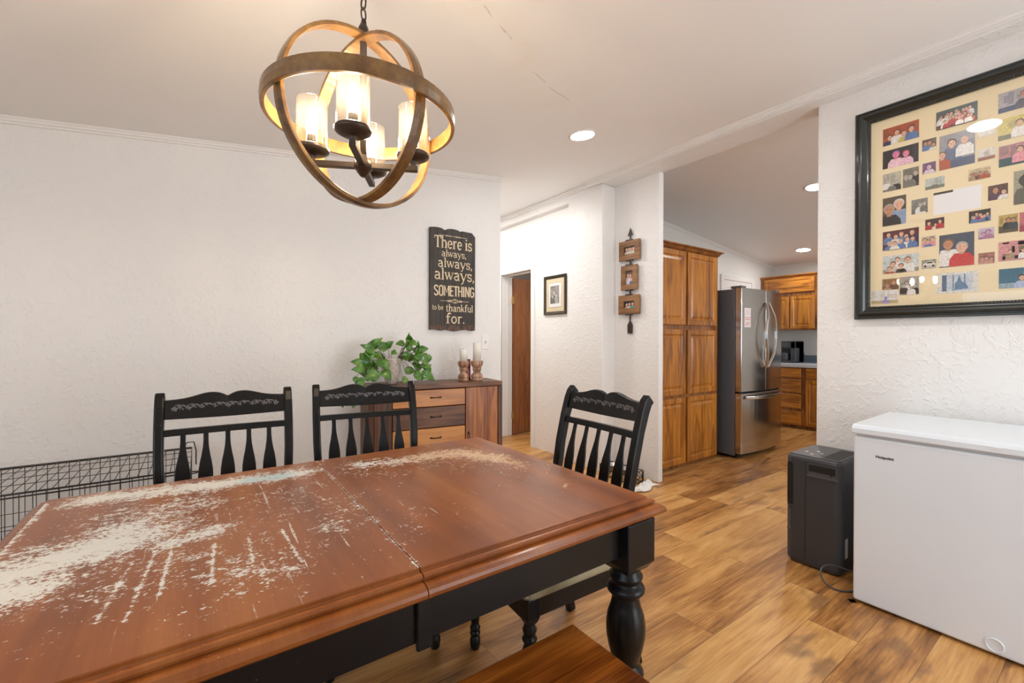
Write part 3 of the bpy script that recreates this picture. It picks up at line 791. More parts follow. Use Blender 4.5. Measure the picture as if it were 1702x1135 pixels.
for k in range(4):
    a = rad(-27 + 90 * k); d = Vector((math.cos(a), math.sin(a), 0))
    mb = MB(); mb.strip([d * .01 + Vector((0, 0, zz)), d * .148 + Vector((0, 0, zz))], .018, .016)
    e = d * .135
    mb.lathe([(.008, zz + .005), (.008, zz + .02), (.014, zz + .024)], (e.x, e.y), 12)
    arm = mb.build('arm', M['iron'], c, bevel=.002)
    MB().lathe([(.012, zz + .022), (.030, zz + .024), (.044, zz + .032), (.046, zz + .040), (.041, zz + .044), (.001, zz + .044)], (e.x, e.y), 26).build('dish', M['iron'], arm)
    MB().lathe([(.0395, zz + .046), (.0405, zz + .05), (.0405, zz + .168), (.0400, zz + .170), (.0385, zz + .168), (.0385, zz + .05)], (e.x, e.y), 32, caps=False).build('glass_shade', M['shade'], c)
    MB().lathe([(.012, zz + .044), (.013, zz + .066), (.013, zz + .074), (.010, zz + .078)], (e.x, e.y), 14).build('socket', M['iron'], c)
    MB().lathe([(.008, zz + .078), (.012, zz + .088), (.0155, zz + .102), (.0155, zz + .124), (.011, zz + .142), (.003, zz + .152)], (e.x, e.y), 16).build('bulb', M['bulb'], c)

# ------------------------------------------------------------------ sideboard, standing a little askew to the wall
SBW, SBD, SBH = .965, .30, .912
sb = thing('sideboard', 'low rustic wooden sideboard with mixed brown drawers and a plank door', 'sideboard', (.895, 2.850, 0), rad(-7.6))
mb = MB()
mb.box(0, SBW, 0, SBD, .878, SBH); sbt = mb.build('top', M['walnut'], sb, bevel=.004)
mb = MB()
mb.box(.0, .035, .0, SBD, 0, .877); mb.box(SBW - .035, SBW, .0, SBD, 0, .877)
mb.box(.036, SBW - .036, SBD - .02, SBD, .06, .877); mb.box(.036, SBW - .036, .01, SBD - .02, .06, .085); mb.box(.036, SBW - .036, .006, .03, .0, .06)
mb.build('carcass', M['walnutz'], sb, bevel=.003)
mb = MB(); mb.box(.037, .152, .002, .022, .088, .875); mb.build('stile', M['walnutz'], sb, bevel=.002)
def pull(mb, x, z, y=-.002, w=.072, vert=False):
    P = [(-w / 2, 0), (-w / 2 + .006, -.012), (-w / 4, -.017), (0, -.020), (w / 4, -.017), (w / 2 - .006, -.012), (w / 2, 0)]
    pts = [(x, y + b, z + a) if vert else (x + a, y + b, z) for a, b in P]
    mb.tube(pts, [.0055, .0042, .0034, .003, .0034, .0042, .0055], 8)
    for e in (pts[0], pts[-1]): mb.ball(e, .0065, 8, 5, (1, .5, 1))
rows = [(.758, .872, 'pine'), (.612, .753, 'walnut'), (.468, .607, 'pine'), (.30, .463, 'walnut'), (.09, .295, 'pine')]
for z0_, z1_, m in rows:
    mb = MB(); mb.box(.157, .668, 0, .02, z0_, z1_); d = mb.build('drawer', M[m], sb, bevel=.003)
    mb = MB(); pull(mb, .452, (z0_ + z1_) / 2 + .004); mb.build('handle', M['bronze'], d)
mb = MB()
for i in range(3):
    a = .674 + i * (.252 / 3); mb.box(a, a + .252 / 3 - .0012, 0, .02, .09, .875)
d = mb.build('door', M['pinez'], sb, bevel=.0015)
mb = MB(); pull(mb, .694, .51, vert=True, w=.09); mb.build('handle', M['bronze'], d)

# things on the sideboard
LEAVES = [(0.941, 1.131, 0.847, 1.185, 0.043), (0.905, 1.158, 0.933, 1.077, 0.049), (0.928, 1.157, 0.941, 1.206, 0.033), (0.951, 1.162, 1.009, 1.23, 0.046), (0.983, 1.157, 1.069, 1.182, 0.049), (1.041, 1.167, 1.077, 1.206, 0.036), (0.877, 1.066, 0.797, 1.076, 0.036), (0.884, 1.025, 0.789, 1.028, 0.046), (0.89, 1.035, 0.944, 1.054, 0.03), (0.89, 0.979, 0.978, 1.001, 0.061), (0.978, 1.079, 1.036, 1.011, 0.052), (0.988, 1.011, 1.047, 0.945, 0.055), (0.962, 1.032, 0.993, 1.021, 0.036), (0.795, 0.966, 0.847, 0.968, 0.024), (0.874, 0.959, 0.905, 0.978, 0.03), (1.192, 1.209, 1.196, 1.266, 0.021), (1.215, 1.203, 1.206, 1.247, 0.024), (1.247, 1.16, 1.249, 1.212, 0.021), (1.175, 1.193, 1.113, 1.185, 0.033), (1.18, 1.182, 1.158, 1.222, 0.03), (1.186, 1.201, 1.232, 1.176, 0.033), (1.186, 1.176, 1.195, 1.13, 0.036), (1.152, 1.133, 1.163, 1.074, 0.043), (1.232, 1.149, 1.3, 1.106, 0.033), (1.221, 1.1, 1.265, 1.088, 0.043), (1.327, 1.12, 1.309, 1.042, 0.052), (1.273, 1.071, 1.318, 1.048, 0.036), (1.274, 1.038, 1.309, 1.012, 0.036), (1.309, 1.037, 1.349, 0.977, 0.027), (1.232, 1.056, 1.277, 1.01, 0.024), (1.175, 0.998, 1.25, 1.0, 0.043), (1.209, 0.958, 1.274, 0.988, 0.049), (1.25, 0.989, 1.358, 0.929, 0.049), (1.119, 0.947, 1.158, 0.945, 0.036), (0.941, 1.116, 0.977, 1.105, 0.036), (0.775, 0.824, 0.778, 0.784, 0.024), (0.805, 0.822, 0.785, 0.808, 0.024), (0.849, 0.828, 0.839, 0.778, 0.043), (0.859, 0.822, 0.88, 0.795, 0.03), (1.069, 1.135, 1.102, 1.118, 0.03), (0.957, 1.095, 0.977, 1.141, 0.036)]
PX, PY = 1.092, 2.965
pl = thing('potted_plant', 'trailing green pothos in a white embossed pot on the sideboard', 'plant', (PX, PY, SBH))
mb = MB()
mb.lathe([(.030, .0008), (.036, .0026), (.044, .03), (.054, .08), (.060, .13), (.063, .172), (.064, .178), (.060, .178), (.057, .165), (.001, .16)], n=28)
for i in range(8):
    zz = .022 + i * .02; rr = .043 + .021 * min(1, zz / .15) ** .8; n = 9
    for k in range(n):
        a = 2 * PI * (k + .5 * (i % 2)) / n
        mb.tube([((rr + .001) * math.cos(a + u * PI / n), (rr + .001) * math.sin(a + u * PI / n), zz + .012 * abs(u) ** 1.6) for u in (-1, -.6, -.2, .2, .6, 1)], .0016, 5)
mb.build('pot', M['pot'], pl)
mb = MB(); st = MB(); R = random.Random(4)
def cl(p): return Vector((p.x, p.y, max(p.z, .004) if p.x + PX > .872 else p.z))
for k in range(20):
    q = R.choice([(.91, 1.05), (.93, 1.09), (.91, .99), (1.22, 1.12), (1.26, 1.05), (1.24, 1.0), (1.21, 1.16)])
    bx = q[0] + R.uniform(-.05, .05); bz = q[1] + R.uniform(-.045, .045); a = R.uniform(-2.6, .6) if q[0] > 1.1 else R.uniform(-3.6, -.9)
    LEAVES.append((bx, bz, bx + .065 * math.cos(a), max(.935, bz + .06 * math.sin(a)), R.uniform(.03, .048)))
for i, (bx, bz, tx, tz, w) in enumerate(LEAVES):
    yb = R.uniform(-.085, .02); yt = yb + R.uniform(-.05, .02)
    if tz < .85: yb, yt = -.02, -.05; bx -= .03; tx -= .03
    side = (bx - PX)
    if bz < .99 and tz > .85: yb = R.uniform(-.10, -.085); yt = yb - R.uniform(.0, .01)
    B = Vector((bx - PX, yb - .03, bz - SBH)); T = Vector((tx - PX, yt - .03, tz - SBH))
    if T.z < .012 and tz > .85: T.z = .012
    d = T - B; L = d.length; d.normalize()
    nrm = Vector((R.uniform(-.3, .3), -1, R.uniform(.1, .7))); s_ = d.cross(nrm).normalized(); nrm = s_.cross(d).normalized()
    if nrm.y > 0: nrm = -nrm
    prof = [(0, .10), (.06, .62), (.18, .94), (.34, 1.), (.55, .82), (.76, .48), (.90, .2), (1, .0)]
    rows_ = []
    for u, k in prof:
        cpt = B + d * (L * u) + nrm * (.012 * math.sin(PI * u) * (L / .08))
        hw = w * .72 * k
        rows_.append([mb.v(cl(q)) for q in (cpt - s_ * hw + nrm * .12 * hw, cpt - s_ * hw * .5, cpt - nrm * .004, cpt + s_ * hw * .5, cpt + s_ * hw + nrm * .12 * hw)])
    for a, b_ in zip(rows_, rows_[1:]):
        for q in range(4): mb.f([a[q], a[q + 1], b_[q + 1], b_[q]], True)
    anchor = Vector((max(-.05, min(.05, (bx - PX) * .5)), -.02, .17))
    mid = (anchor + B) / 2 + Vector((0, -.02, .05 if bz > .95 else .08))
    if tz < .85: mid = Vector((-.235, -.02, .05))
    pts = [anchor.lerp(mid, j / 5).lerp(mid.lerp(B, j / 5), j / 5) for j in range(6)] + [B + d * L * .1]
    st.tube([cl(q) for q in pts], .0017, 5)
fo = mb.build('foliage', M['leaf'], pl)
sm = fo.modifiers.new('thickness', 'SOLIDIFY'); sm.thickness = .0012
st.build('vine', M['stem'], pl)

HP = [(.001, 0), (.040, 0), (.042, .004), (.042, .012), (.037, .016), (.041, .022), (.042, .032), (.040, .044), (.031, .050), (.026, .058), (.024, .068), (.028, .074), (.031, .080), (.030, .090), (.030, .100), (.036, .108), (.042, .120), (.043, .128), (.042, .140), (.043, .144), (.041, .147), (.001, .147)]
h1 = tag(MB().lathe([(r * .98, z) for r, z in HP], n=24).build('candle_holder', M['turned']), 'turned wooden candle holder under the shorter candle', 'candle holder', 'turned candle holders on the sideboard'); h1.location = (1.612, 2.885, SBH)
h2 = tag(MB().lathe([(r * 1.08, z) for r, z in HP], n=24).build('candle_holder', M['turned']), 'turned wooden candle holder under the taller candle', 'candle holder', 'turned candle holders on the sideboard'); h2.location = (1.716, 2.865, SBH)
def candle(r, h, loc, label):
    t = thing('candle', label, 'candle', loc, 0, 'ivory pillar candles')
    MB().lathe([(.001, 0), (r, 0), (r, h - .003), (r - .003, h), (r - .008, h - .004), (.001, h - .005)], n=24).build('wax', M['wax'], t)
    MB().tube([(0, 0, h - .006), (.001, 0, h + .002), (.003, 0, h + .008)], .001, 5).build('wick', M['logo'], t)
candle(.029, .085, (1.612, 2.885, SBH + .1475), 'shorter ivory pillar candle on a turned holder')
candle(.030, .135, (1.716, 2.865, SBH + .1475), 'taller ivory pillar candle on a turned holder')
rc = MB().lathe([(.001, 0), (.024, 0), (.026, .01), (.026, .155), (.023, .158), (.001, .154)], n=20).build('candle', M['redwax'])
tag(rc, 'dark red jar candle behind the two turned candle holders', 'candle'); rc.location = (1.678, 2.945, SBH)

# ------------------------------------------------------------------ plank sign with stencilled words
sg = thing('wall_sign', 'dark plank wall sign lettered about being thankful', 'sign', (1.452, YW, 1.293))
SW_, SH_ = .400, .79
pw = [(0, .122, 'a'), (.1235, .2745, 'b'), (.276, .400, 'c')]
for xa, xb, k in pw:
    def edge(u):
        return {'a': .006 * math.sin(PI * u) - .008 * max(0, u - .8) / .2, 'b': .010 * math.sin(PI * u) - .012 * (abs(u - .5) * 2) ** 4, 'c': .004 - .030 * max(0, u - .75) / .25 - .004 * u}[k]
    N = 12; top = [(xa + (xb - xa) * i / N, SH_ + edge(i / N) - .002) for i in range(N + 1)]
    bot = [(xa + (xb - xa) * i / N, .004 * math.sin(2 * PI * i / N + (1 if k == 'b' else 0)) - (.006 * math.sin(PI * i / N) if k == 'b' else 0)) for i in range(N + 1)]
    MB().prism(bot + top[::-1], -.028, -.006, 'xz').build('plank', M['sign'], sg, bevel=.002)
for q in (.15, .60): MB().box(.04, .36, -.0058, -.0005, q, q + .04).build('batten', M['sign'], sg)

# stencil alphabet: strokes of (points, half width); x height 1
def arc(cx, cy, rx, ry, a0, a1, n=10): return [(cx + rx * math.cos(rad(a0 + (a1 - a0) * i / n)), cy + ry * math.sin(rad(a0 + (a1 - a0) * i / n))) for i in range(n + 1)]
K, t_ = .095, .05
def sf(x, y, w=.2, h=.035): return ([(x - w, y), (x + w, y)], h)
GL = {
 'T': (1.0, [([(.5, 0), (.5, 1.45)], K * 1.1), ([(.02, 1.42), (.98, 1.42)], .07), ([(.05, 1.45), (.05, 1.12)], .05), ([(.95, 1.45), (.95, 1.12)], .05), sf(.5, .035, .22)]),
 'h': (.92, [([(.2, 0), (.2, 1.5)], K), (arc(.46, .66, .26, .30, 180, 0) + [(.72, 0)], K), sf(.2, .035, .19), sf(.72, .035, .19), sf(.1, 1.47, .12)]),
 'e': (.82, [([(.12, .52), (.70, .52)], .06), ([(.70, .52)] + arc(.41, .5, .29, .46, 5, 320, 18), K * .9)]),
 'r': (.68, [([(.2, 0), (.2, 1.0)], K), (arc(.46, .62, .24, .34, 170, 50), K * .9), sf(.2, .035, .19), sf(.1, .97, .12)]),
 'i': (.42, [([(.2, 0), (.2, 1.0)], K), sf(.2, .035, .18), sf(.1, .97, .12), ([(.2, 1.25), (.2, 1.42)], K)]),
 's': (.72, [(arc(.36, .73, .24, .23, 20, 270, 12) + arc(.36, .27, .25, .23, 90, -160, 12), K * .85), ([(.60, .98), (.60, .72)], .045), ([(.10, .02), (.10, .28)], .045)]),
 'a': (.86, [(arc(.36, .70, .26, .26, 150, 0, 8) + [(.62, .1), (.76, .03)], K), ([(.62, .58)] + arc(.36, .29, .24, .25, 90, 340, 12), K * .8)]),
 'l': (.42, [([(.2, 0), (.2, 1.5)], K), sf(.2, .035, .18), sf(.1, 1.47, .12)]),
 'w': (1.14, [([(.08, 1), (.32, .04)], K * .9), ([(.32, .04), (.56, .9)], .05), ([(.52, 1), (.78, .04)], K * .9), ([(.78, .04), (1.04, 1)], .05), sf(.08, .97, .16), sf(.54, .97, .14), sf(1.04, .97, .14)]),
 'y': (.88, [([(.10, 1), (.44, .06)], K * .95), ([(.80, 1), (.44, .06), (.30, -.36), (.12, -.40)], .06), sf(.10, .97, .17), sf(.80, .97, .15)]),
 't': (.60, [([(.24, 1.32), (.24, .25)] + arc(.42, .25, .18, .22, 180, 300, 6), K), ([(.02, .96), (.52, .96)], .055)]),
 'o': (.84, [(arc(.42, .5, .30, .46, 0, 360, 22), K * .9)]),
 'b': (.90, [([(.18, 0), (.18, 1.5)], K), (arc(.46, .48, .30, .46, 140, -140, 16), K * .9), sf(.09, 1.47, .12)]),
 'n': (.92, [([(.2, 0), (.2, 1.0)], K), (arc(.46, .66, .26, .30, 180, 0) + [(.72, 0)], K), sf(.2, .035, .19), sf(.72, .035, .19), sf(.1, .97, .12)]),
 'k': (.90, [([(.2, 0), (.2, 1.5)], K), ([(.24, .42), (.72, .98)], .055), ([(.40, .58), (.78, .02)], K), sf(.2, .035, .18), sf(.1, 1.47, .12)]),
 'f': (.62, [([(.24, 0), (.24, 1.15)] + arc(.46, 1.15, .22, .32, 180, 40, 8), K), ([(.02, .96), (.54, .96)], .055), sf(.24, .035, .2)]),
 'u': (.92, [([(.18, 1.0), (.18, .32)] + arc(.44, .32, .26, .29, 180, 360, 10), K), ([(.70, 1.0), (.70, 0)], K), sf(.10, .97, .12), sf(.62, .97, .12), sf(.80, .035, .12)]),
 '.': (.34, [([(.16, 0), (.16, .2)], .10)]),
 ',': (.34, [([(.17, .20), (.17, .02), (.08, -.18)], .085)]),
 ' ': (.42, []),
 'S': (.62, [(arc(.31, 1.08, .21, .30, 10, 250, 10) + arc(.31, .36, .21, .30, 70, -170, 10), .095)]),
 'O': (.64, [([(.10, .35)] + arc(.32, .34, .22, .28, 180, 360, 10) + arc(.32, 1.1, .22, .28, 0, 180, 10) + [(.10, .3)], .095)]),
 'M': (.80, [([(.11, 0), (.11, 1.45)], .095), ([(.69, 0), (.69, 1.45)], .095), ([(.13, 1.42), (.40, .45), (.67, 1.42)], .08)]),
 'E': (.54, [([(.11, 0), (.11, 1.45)], .095), ([(.1, 1.37), (.50, 1.37)], .08), ([(.1, .74), (.44, .74)], .08), ([(.1, .08), (.50, .08)], .08)]),
 'U': (.64, []),
 'H': (.66, [([(.11, 0), (.11, 1.45)], .095), ([(.54, 0), (.54, 1.45)], .095), ([(.1, .74), (.54, .74)], .08)]),
 'I': (.30, [([(.14, 0), (.14, 1.45)], .095)]),
 'N': (.68, [([(.11, 0), (.11, 1.45)], .095), ([(.56, 0), (.56, 1.45)], .095), ([(.13, 1.42), (.54, .05)], .085)]),
 'G': (.64, [(arc(.32, 1.08, .22, .30, 10, 180, 8) + arc(.32, .36, .22, .29, 180, 350, 8) + [(.54, .68)], .095), ([(.34, .68), (.58, .68)], .075)]),
}
GL['T2'] = (.54, [([(.27, 0), (.27, 1.45)], .095), ([(.02, 1.37), (.52, 1.37)], .08)])
def ribbon(mb, pts, hw, mp):
    P = [Vector((a, b, 0)) for a, b in pts]; L = []; Rr = []
    for i in range(len(P)):
        d = (P[min(i + 1, len(P) - 1)] - P[max(i - 1, 0)]).normalized(); n = Vector((-d.y, d.x, 0))
        L.append(P[i] + n * hw); Rr.append(P[i] - n * hw)
    for i in range(len(P) - 1): mb.f([mb.v(mp(*q)) for q in ((Rr[i].x, Rr[i].y), (Rr[i + 1].x, Rr[i + 1].y), (L[i + 1].x, L[i + 1].y), (L[i].x, L[i].y))])
_lay = [0]
def word(mb, txt, x0, x1, zb, xh, cond=False):
    keys = [('T2' if cond and c_ == 'T' else c_) for c_ in txt]
    tot = sum(GL[k][0] for k in keys); sx = (x1 - x0) / tot; x = x0
    for k in keys:
        for pts, hw in GL[k][1]:
            _lay[0] += 1; y = -.0285 - .00004 * (_lay[0] % 6)
            hwx = hw
            ribbon(mb, [(a * sx / xh, b) for a, b in pts], hwx, lambda a, b, x=x, y=y: (x + a * xh, y, zb + b * xh))
        x += GL[k][0] * sx
mb = MB()
word(mb, 'There is', .035, .370, .640, .062)
word(mb, 'always,', .095, .318, .574, .037)
word(mb, 'always,', .064, .375, .490, .050)
word(mb, 'always,', .034, .395, .393, .060)
word(mb, 'SOMETHING', .030, .392, .266, .057, True)
word(mb, 'to be', .016, .112, .157, .026)
word(mb, 'thankful', .134, .380, .146, .038)
word(mb, 'for.', .135, .305, .053, .054)
mp = lambda a, b: (a, -.0286, b)
def orn(zc_, xa, xb, s):
    ribbon(mb, [(xa, zc_), (xb, zc_)], .0015, mp); m = (xa + xb) / 2
    for q in (-1, 1):
        for k_ in range(3): ribbon(mb, [(m + q * (.022 + .016 * k_), zc_ - .006 * s), (m + q * (.034 + .016 * k_), zc_)], .0025 * s, mp); ribbon(mb, [(m + q * (.022 + .016 * k_), zc_ + .006 * s), (m + q * (.034 + .016 * k_), zc_)], .0025 * s, mp)
    if s > 1:
        for k_ in range(4): ribbon(mb, [(m - .015 * math.cos(k_ * PI / 4), zc_ - .02 * math.sin(k_ * PI / 4)), (m + .015 * math.cos(k_ * PI / 4), zc_ + .02 * math.sin(k_ * PI / 4))], .003, mp)
        for q in (-1, 1): ribbon(mb, arc(m + q * .016, zc_, .01, .012, 0, 360, 10), .002, mp)
orn(.738, .075, .322, .8); orn(.228, .085, .340, 1.3)
mb.build('lettering', M['ink'], sg)

# ------------------------------------------------------------------ light switch
ls = thing('light_switch', 'white light switch on the wall right of the plank sign', 'light switch', (1.966, YW, 1.195))
mb = MB(at(-.036, 0, -.058)); mb.rects(.072, .116, [(0, 0), (0, -.003), (.004, -.006)]); mb.build('plate', M['trim'], ls)
mb = MB(); mb.box(-.006, .006, -.0075, -.0061, -.013, .013); mb.hexa([(-.004, -.0076, -.006), (.004, -.0076, -.006), (.004, -.0076, .006), (-.004, -.0076, .006), (-.004, -.016, .003), (.004, -.016, .003), (.004, -.016, .009), (-.004, -.016, .009)]); mb.build('toggle', M['gasket'], ls)

# ------------------------------------------------------------------ photographs
class Ink:
    """a flat printed picture: coloured patches on one sheet, local x right and z up, facing -y"""
    def __init__(s, w, h, xf): s.w, s.h = w, h; s.mb = MB(xf); s.cols = []; s.l = 0
    def poly(s, pts, c):
        s.l += 1; y = -.0006 - .00007 * s.l
        P = [(min(max(a, 0), 1) * s.w, y, min(max(b, 0), 1) * s.h) for a, b in pts]
        f = s.mb.f([s.mb.v(p) for p in P])
        if f: s.cols.append((f, c))
    def rect(s, a, b, c, d, col): s.poly([(a, b), (c, b), (c, d), (a, d)], col)
    def ell(s, x, y, rx, ry, col, n=12): s.poly([(x + rx * math.cos(2 * PI * i / n), y + ry * math.sin(2 * PI * i / n)) for i in range(n)], col)
    def figure(s, x, y, k, skin, top, hair):
        asp = s.h / s.w
        r = .10 * k
        s.poly([(x - r * 2.1 * asp, y - r * 5), (x - r * 2.0 * asp, y - r * 2.4), (x - r * 1.2 * asp, y - r * 1.25), (x + r * 1.2 * asp, y - r * 1.25), (x + r * 2.0 * asp, y - r * 2.4), (x + r * 2.1 * asp, y - r * 5)], top)
        s.rect(x - r * .4 * asp, y - r * 1.5, x + r * .4 * asp, y - r * .6, tuple(q * .8 for q in skin))
        s.ell(x, y + r * .22, r * 1.02 * asp, r * 1.12, hair)
        s.ell(x, y - r * .1, r * .82 * asp, r * 1.02, skin)
        s.rect(x - r * .45 * asp, y + r * .02, x - r * .15 * asp, y + r * .16, tuple(q * .4 for q in skin)); s.rect(x + r * .15 * asp, y + r * .02, x + r * .45 * asp, y + r * .16, tuple(q * .4 for q in skin))
        s.rect(x - r * .3 * asp, y - r * .55, x + r * .3 * asp, y - r * .45, tuple(q * .6 for q in skin))
    def build(s, parent, name='photo_print'):
        s.mb.bm.faces.index_update()
        lay = s.mb.bm.loops.layers.float_color.new('ink')
        for f, c in s.cols:
            for lp in f.loops: lp[lay] = (c[0], c[1], c[2], 1)
        me = bpy.data.meshes.new(name); s.mb.bm.to_mesh(me); s.mb.bm.free()
        o = bpy.data.objects.new(name, me); COL.objects.link(o); me.materials.append(M['photo']); o.parent = parent
        return o
SK = srgb(226, 176, 146); SK2 = srgb(196, 140, 108)
HAIRS = [srgb(60, 40, 26), srgb(30, 24, 20), srgb(120, 84, 48), srgb(170, 160, 150)]
def snap(w, h, xf, parent, bg, bg2, ppl, seed, skin=SK, tint=None):
    R = random.Random(seed); p = Ink(w, h, xf)
    p.rect(0, 0, 1, 1, bg); p.rect(0, 0, 1, R.uniform(.2, .4), bg2)
    for i in range(4):
        a = R.uniform(0, .9); p.rect(a, R.uniform(.3, .6), a + R.uniform(.08, .25), R.uniform(.7, 1), tuple(.6 * u + .4 * v for u, v in zip(bg, bg2)))
    for f in ppl: p.figure(*f)
    return p.build(parent)
def crowd(n, seed, k, cols, skin=SK, y0=.35, y1=.75):
    R = random.Random(seed); out = []
    for i in range(n):
        x = .1 + .8 * (i + .5) / n + R.uniform(-.04, .04); out.append((x, R.uniform(y0, y1), k, skin, R.choice(cols), R.choice(HAIRS)))
    out.sort(key=lambda f: -f[1]); return out

# big collage frame on the right wall
FYL, FYR, FZ0, FZ1 = .930, .104, 1.339, 2.505
FW, FH = FYL - FYR, FZ1 - FZ0
pf = thing('picture_frame', 'large black frame holding a collage of family snapshots', 'picture frame', (3.10, FYL, FZ0))
X0 = Matrix.Rotation(-PI / 2, 4, 'Z')
mb = MB(X0)
mb.rects(FW, FH, [(0, -.002), (0, -.030), (.004, -.036), (.010, -.036), (.013, -.031), (.018, -.031), (.022, -.040), (.032, -.044), (.042, -.038), (.050, -.030), (.056, -.027), (.062, -.029), (.066, -.026), (.069, -.020), (.069, -.008)], cap=False)
fm = mb.build('frame', M['frameblack'], pf, bevel=.001)
for p in fm.data.polygons: p.use_smooth = False
mb = MB(X0)
for zb in (.066, FH - .066):
    for i in range(60): mb.ball((.075 + (FW - .15) * i / 59, -.0275, zb), .0042, 6, 4)
for xb in (.066, FW - .066):
    for i in range(84): mb.ball((xb, -.0275, .075 + (FH - .15) * i / 83), .0042, 6, 4)
mb.build('beading', M['frameblack'], fm)
mb = MB(X0); mb.box(.066, FW - .066, -.010, -.003, .066, FH - .066); mb.build('mat_board', M['mat'], pf)
mb = MB(X0); mb.box(.0695, FW - .0695, -.018, -.0165, .0695, FH - .0695); mb.build('glass', M['glass'], pf)
RED, NAVY, GREY, WHT, PNK, BLU, DK, YEL, GRN = srgb(176, 40, 40), srgb(40, 50, 90), srgb(120, 116, 106), srgb(232, 226, 218), srgb(226, 150, 160), srgb(90, 120, 170), srgb(36, 30, 30), srgb(206, 186, 96), srgb(90, 110, 70)
ORG, BRN, PUR, TEAL, SEP = srgb(176, 80, 40), srgb(96, 62, 48), srgb(120, 80, 120), srgb(50, 96, 112), srgb(170, 140, 104)
ANY = [RED, NAVY, WHT, PNK, BLU, GREY, ORG]
BW = srgb(190, 182, 168)
def ph(yl, yr, zb, zt, bg, bg2, ppl, seed):
    # photographs sit in the mat; coordinates are on the wall plane
    snap(yl - yr, zt - zb, X0 @ Matrix.Translation((FYL - yl, -.0102, zb - FZ0)), pf, bg, bg2, ppl, seed)
ph(.809, .659, 2.289, 2.383, ORG, BRN, [(.2, .42, 1.3, SK, NAVY, HAIRS[1]), (.4, .62, 1.3, SK, WHT, HAIRS[0]), (.6, .45, 1.3, SK, YEL, HAIRS[2]), (.8, .6, 1.4, SK, BLU, HAIRS[1])], 1)
ph(.809, .660, 2.163, 2.261, DK, DK, [(.38, .66, 1.7, srgb(240, 130, 160), srgb(240, 200, 210), srgb(150, 110, 170)), (.66, .58, 1.5, srgb(240, 140, 165), srgb(235, 190, 205), srgb(170, 60, 90))], 2)
ph(.808, .730, 2.037, 2.135, srgb(190, 186, 166), srgb(130, 126, 112), crowd(3, 3, .9, [GREY, WHT, DK], BW), 3)
ph(.723, .658, 2.037, 2.137, srgb(130, 126, 110), srgb(70, 66, 60), crowd(3, 4, 1.1, [DK, GREY, DK], BW, .5, .75), 4)
ph(.646, .592, 2.206, 2.264, BRN, GREY, crowd(3, 5, 1.6, [GREY, WHT, BLU], SK2), 5)
ph(.644, .593, 2.086, 2.142, PUR, srgb(96, 56, 80), [(.5, .6, 2.0, srgb(214, 180, 196), srgb(220, 200, 214), srgb(90, 60, 80))], 6)
ph(.593, .445, 2.294, 2.387, srgb(72, 84, 84), BRN, crowd(9, 7, .75, [WHT, PNK, ORG, RED], SK, .62, .85) + crowd(11, 8, .75, [WHT, RED, ORG], SK, .3, .6), 7)
ph(.580, .453, 2.087, 2.259, srgb(150, 146, 150), srgb(70, 80, 110), [(.36, .72, 1.0, SK, srgb(90, 100, 130), HAIRS[0]), (.72, .74, .9, SK, WHT, HAIRS[3]), (.08, .42, .9, SK, ORG, HAIRS[2])], 8)
ph(.443, .386, 2.089, 2.143, srgb(216, 212, 200), srgb(150, 90, 60), [], 9)
ph(.474, .400, 2.003, 2.056, srgb(206, 184, 140), srgb(150, 130, 100), crowd(7, 10, 1.0, [BRN, ORG, SEP], SK2, .4, .6), 10)
ph(.633, .560, 2.001, 2.058, srgb(190, 196, 186), srgb(120, 130, 110), [(.5, .55, 1.3, BW, GREY, HAIRS[3])], 11)
ph(.443, .388, 2.202, 2.229, srgb(224, 218, 204), srgb(214, 206, 190), [], 12)
ph(.377, .227, 2.291, 2.385, srgb(170, 160, 160), NAVY, [(.55, .66, 1.5, SK2, srgb(80, 76, 90), HAIRS[2]), (.85, .4, 1.2, SK, srgb(200, 170, 140), HAIRS[1])], 13)
ph(.377, .227, 2.163, 2.261, YEL, srgb(120, 112, 80), [(.45, .66, 1.3, SK, WHT, HAIRS[0]), (.85, .55, 1.3, SK, WHT, HAIRS[2])], 14)
ph(.374, .227, 2.037, 2.135, srgb(190, 130, 130), srgb(40, 72, 74), [(.45, .7, 1.2, SK, PNK, HAIRS[0]), (.75, .7, 1.2, SK, PNK, HAIRS[1])], 15)
ph(.326, .227, 1.849, 2.004, srgb(160, 156, 132), srgb(110, 110, 94), [(.4, .66, 1.6, srgb(70, 66, 58), srgb(96, 94, 80), srgb(60, 58, 52))], 16)
ph(.408, .344, 1.889, 1.959, BRN, DK, [(.38, .66, 1.7, SK2, srgb(80, 50, 70), HAIRS[1]), (.8, .46, 1.4, SK, WHT, HAIRS[1])], 17)
mb = MB(X0 @ Matrix.Translation((FYL - .601, -.0102, 1.864 - FZ0))); mb.box(0, .171, -.0006, 0, 0, .113); bk = mb.build('blank_card', M['paper'], pf)
mb = MB(X0 @ Matrix.Translation((FYL - .601, -.0110, 1.864 - FZ0))); mb.box(0, .072, -.0004, 0, .102, .113); mb.build('dark_strip', M['bronzeframe'], bk)  # dark strip at the top left of the blank card
ph(.808, .709, 1.848, 2.002, srgb(90, 76, 60), DK, [(.7, .70, 1.5, SK, srgb(140, 160, 190), srgb(210, 204, 190)), (.28, .56, 1.6, SK2, srgb(40, 36, 40), HAIRS[3])], 19)
ph(.687, .623, 1.887, 1.963, srgb(130, 130, 122), srgb(110, 110, 104), [(.55, .6, 1.3, BW, WHT, GREY), (.8, .64, 1.1, BW, GREY, GREY)], 20)
ph(.632, .560, 1.793, 1.848, srgb(70, 36, 34), DK, [(.2, .6, 1.4, SK, RED, HAIRS[1]), (.55, .4, 1.2, SK, WHT, HAIRS[1]), (.78, .65, 1.4, SK, RED, HAIRS[1])], 21)
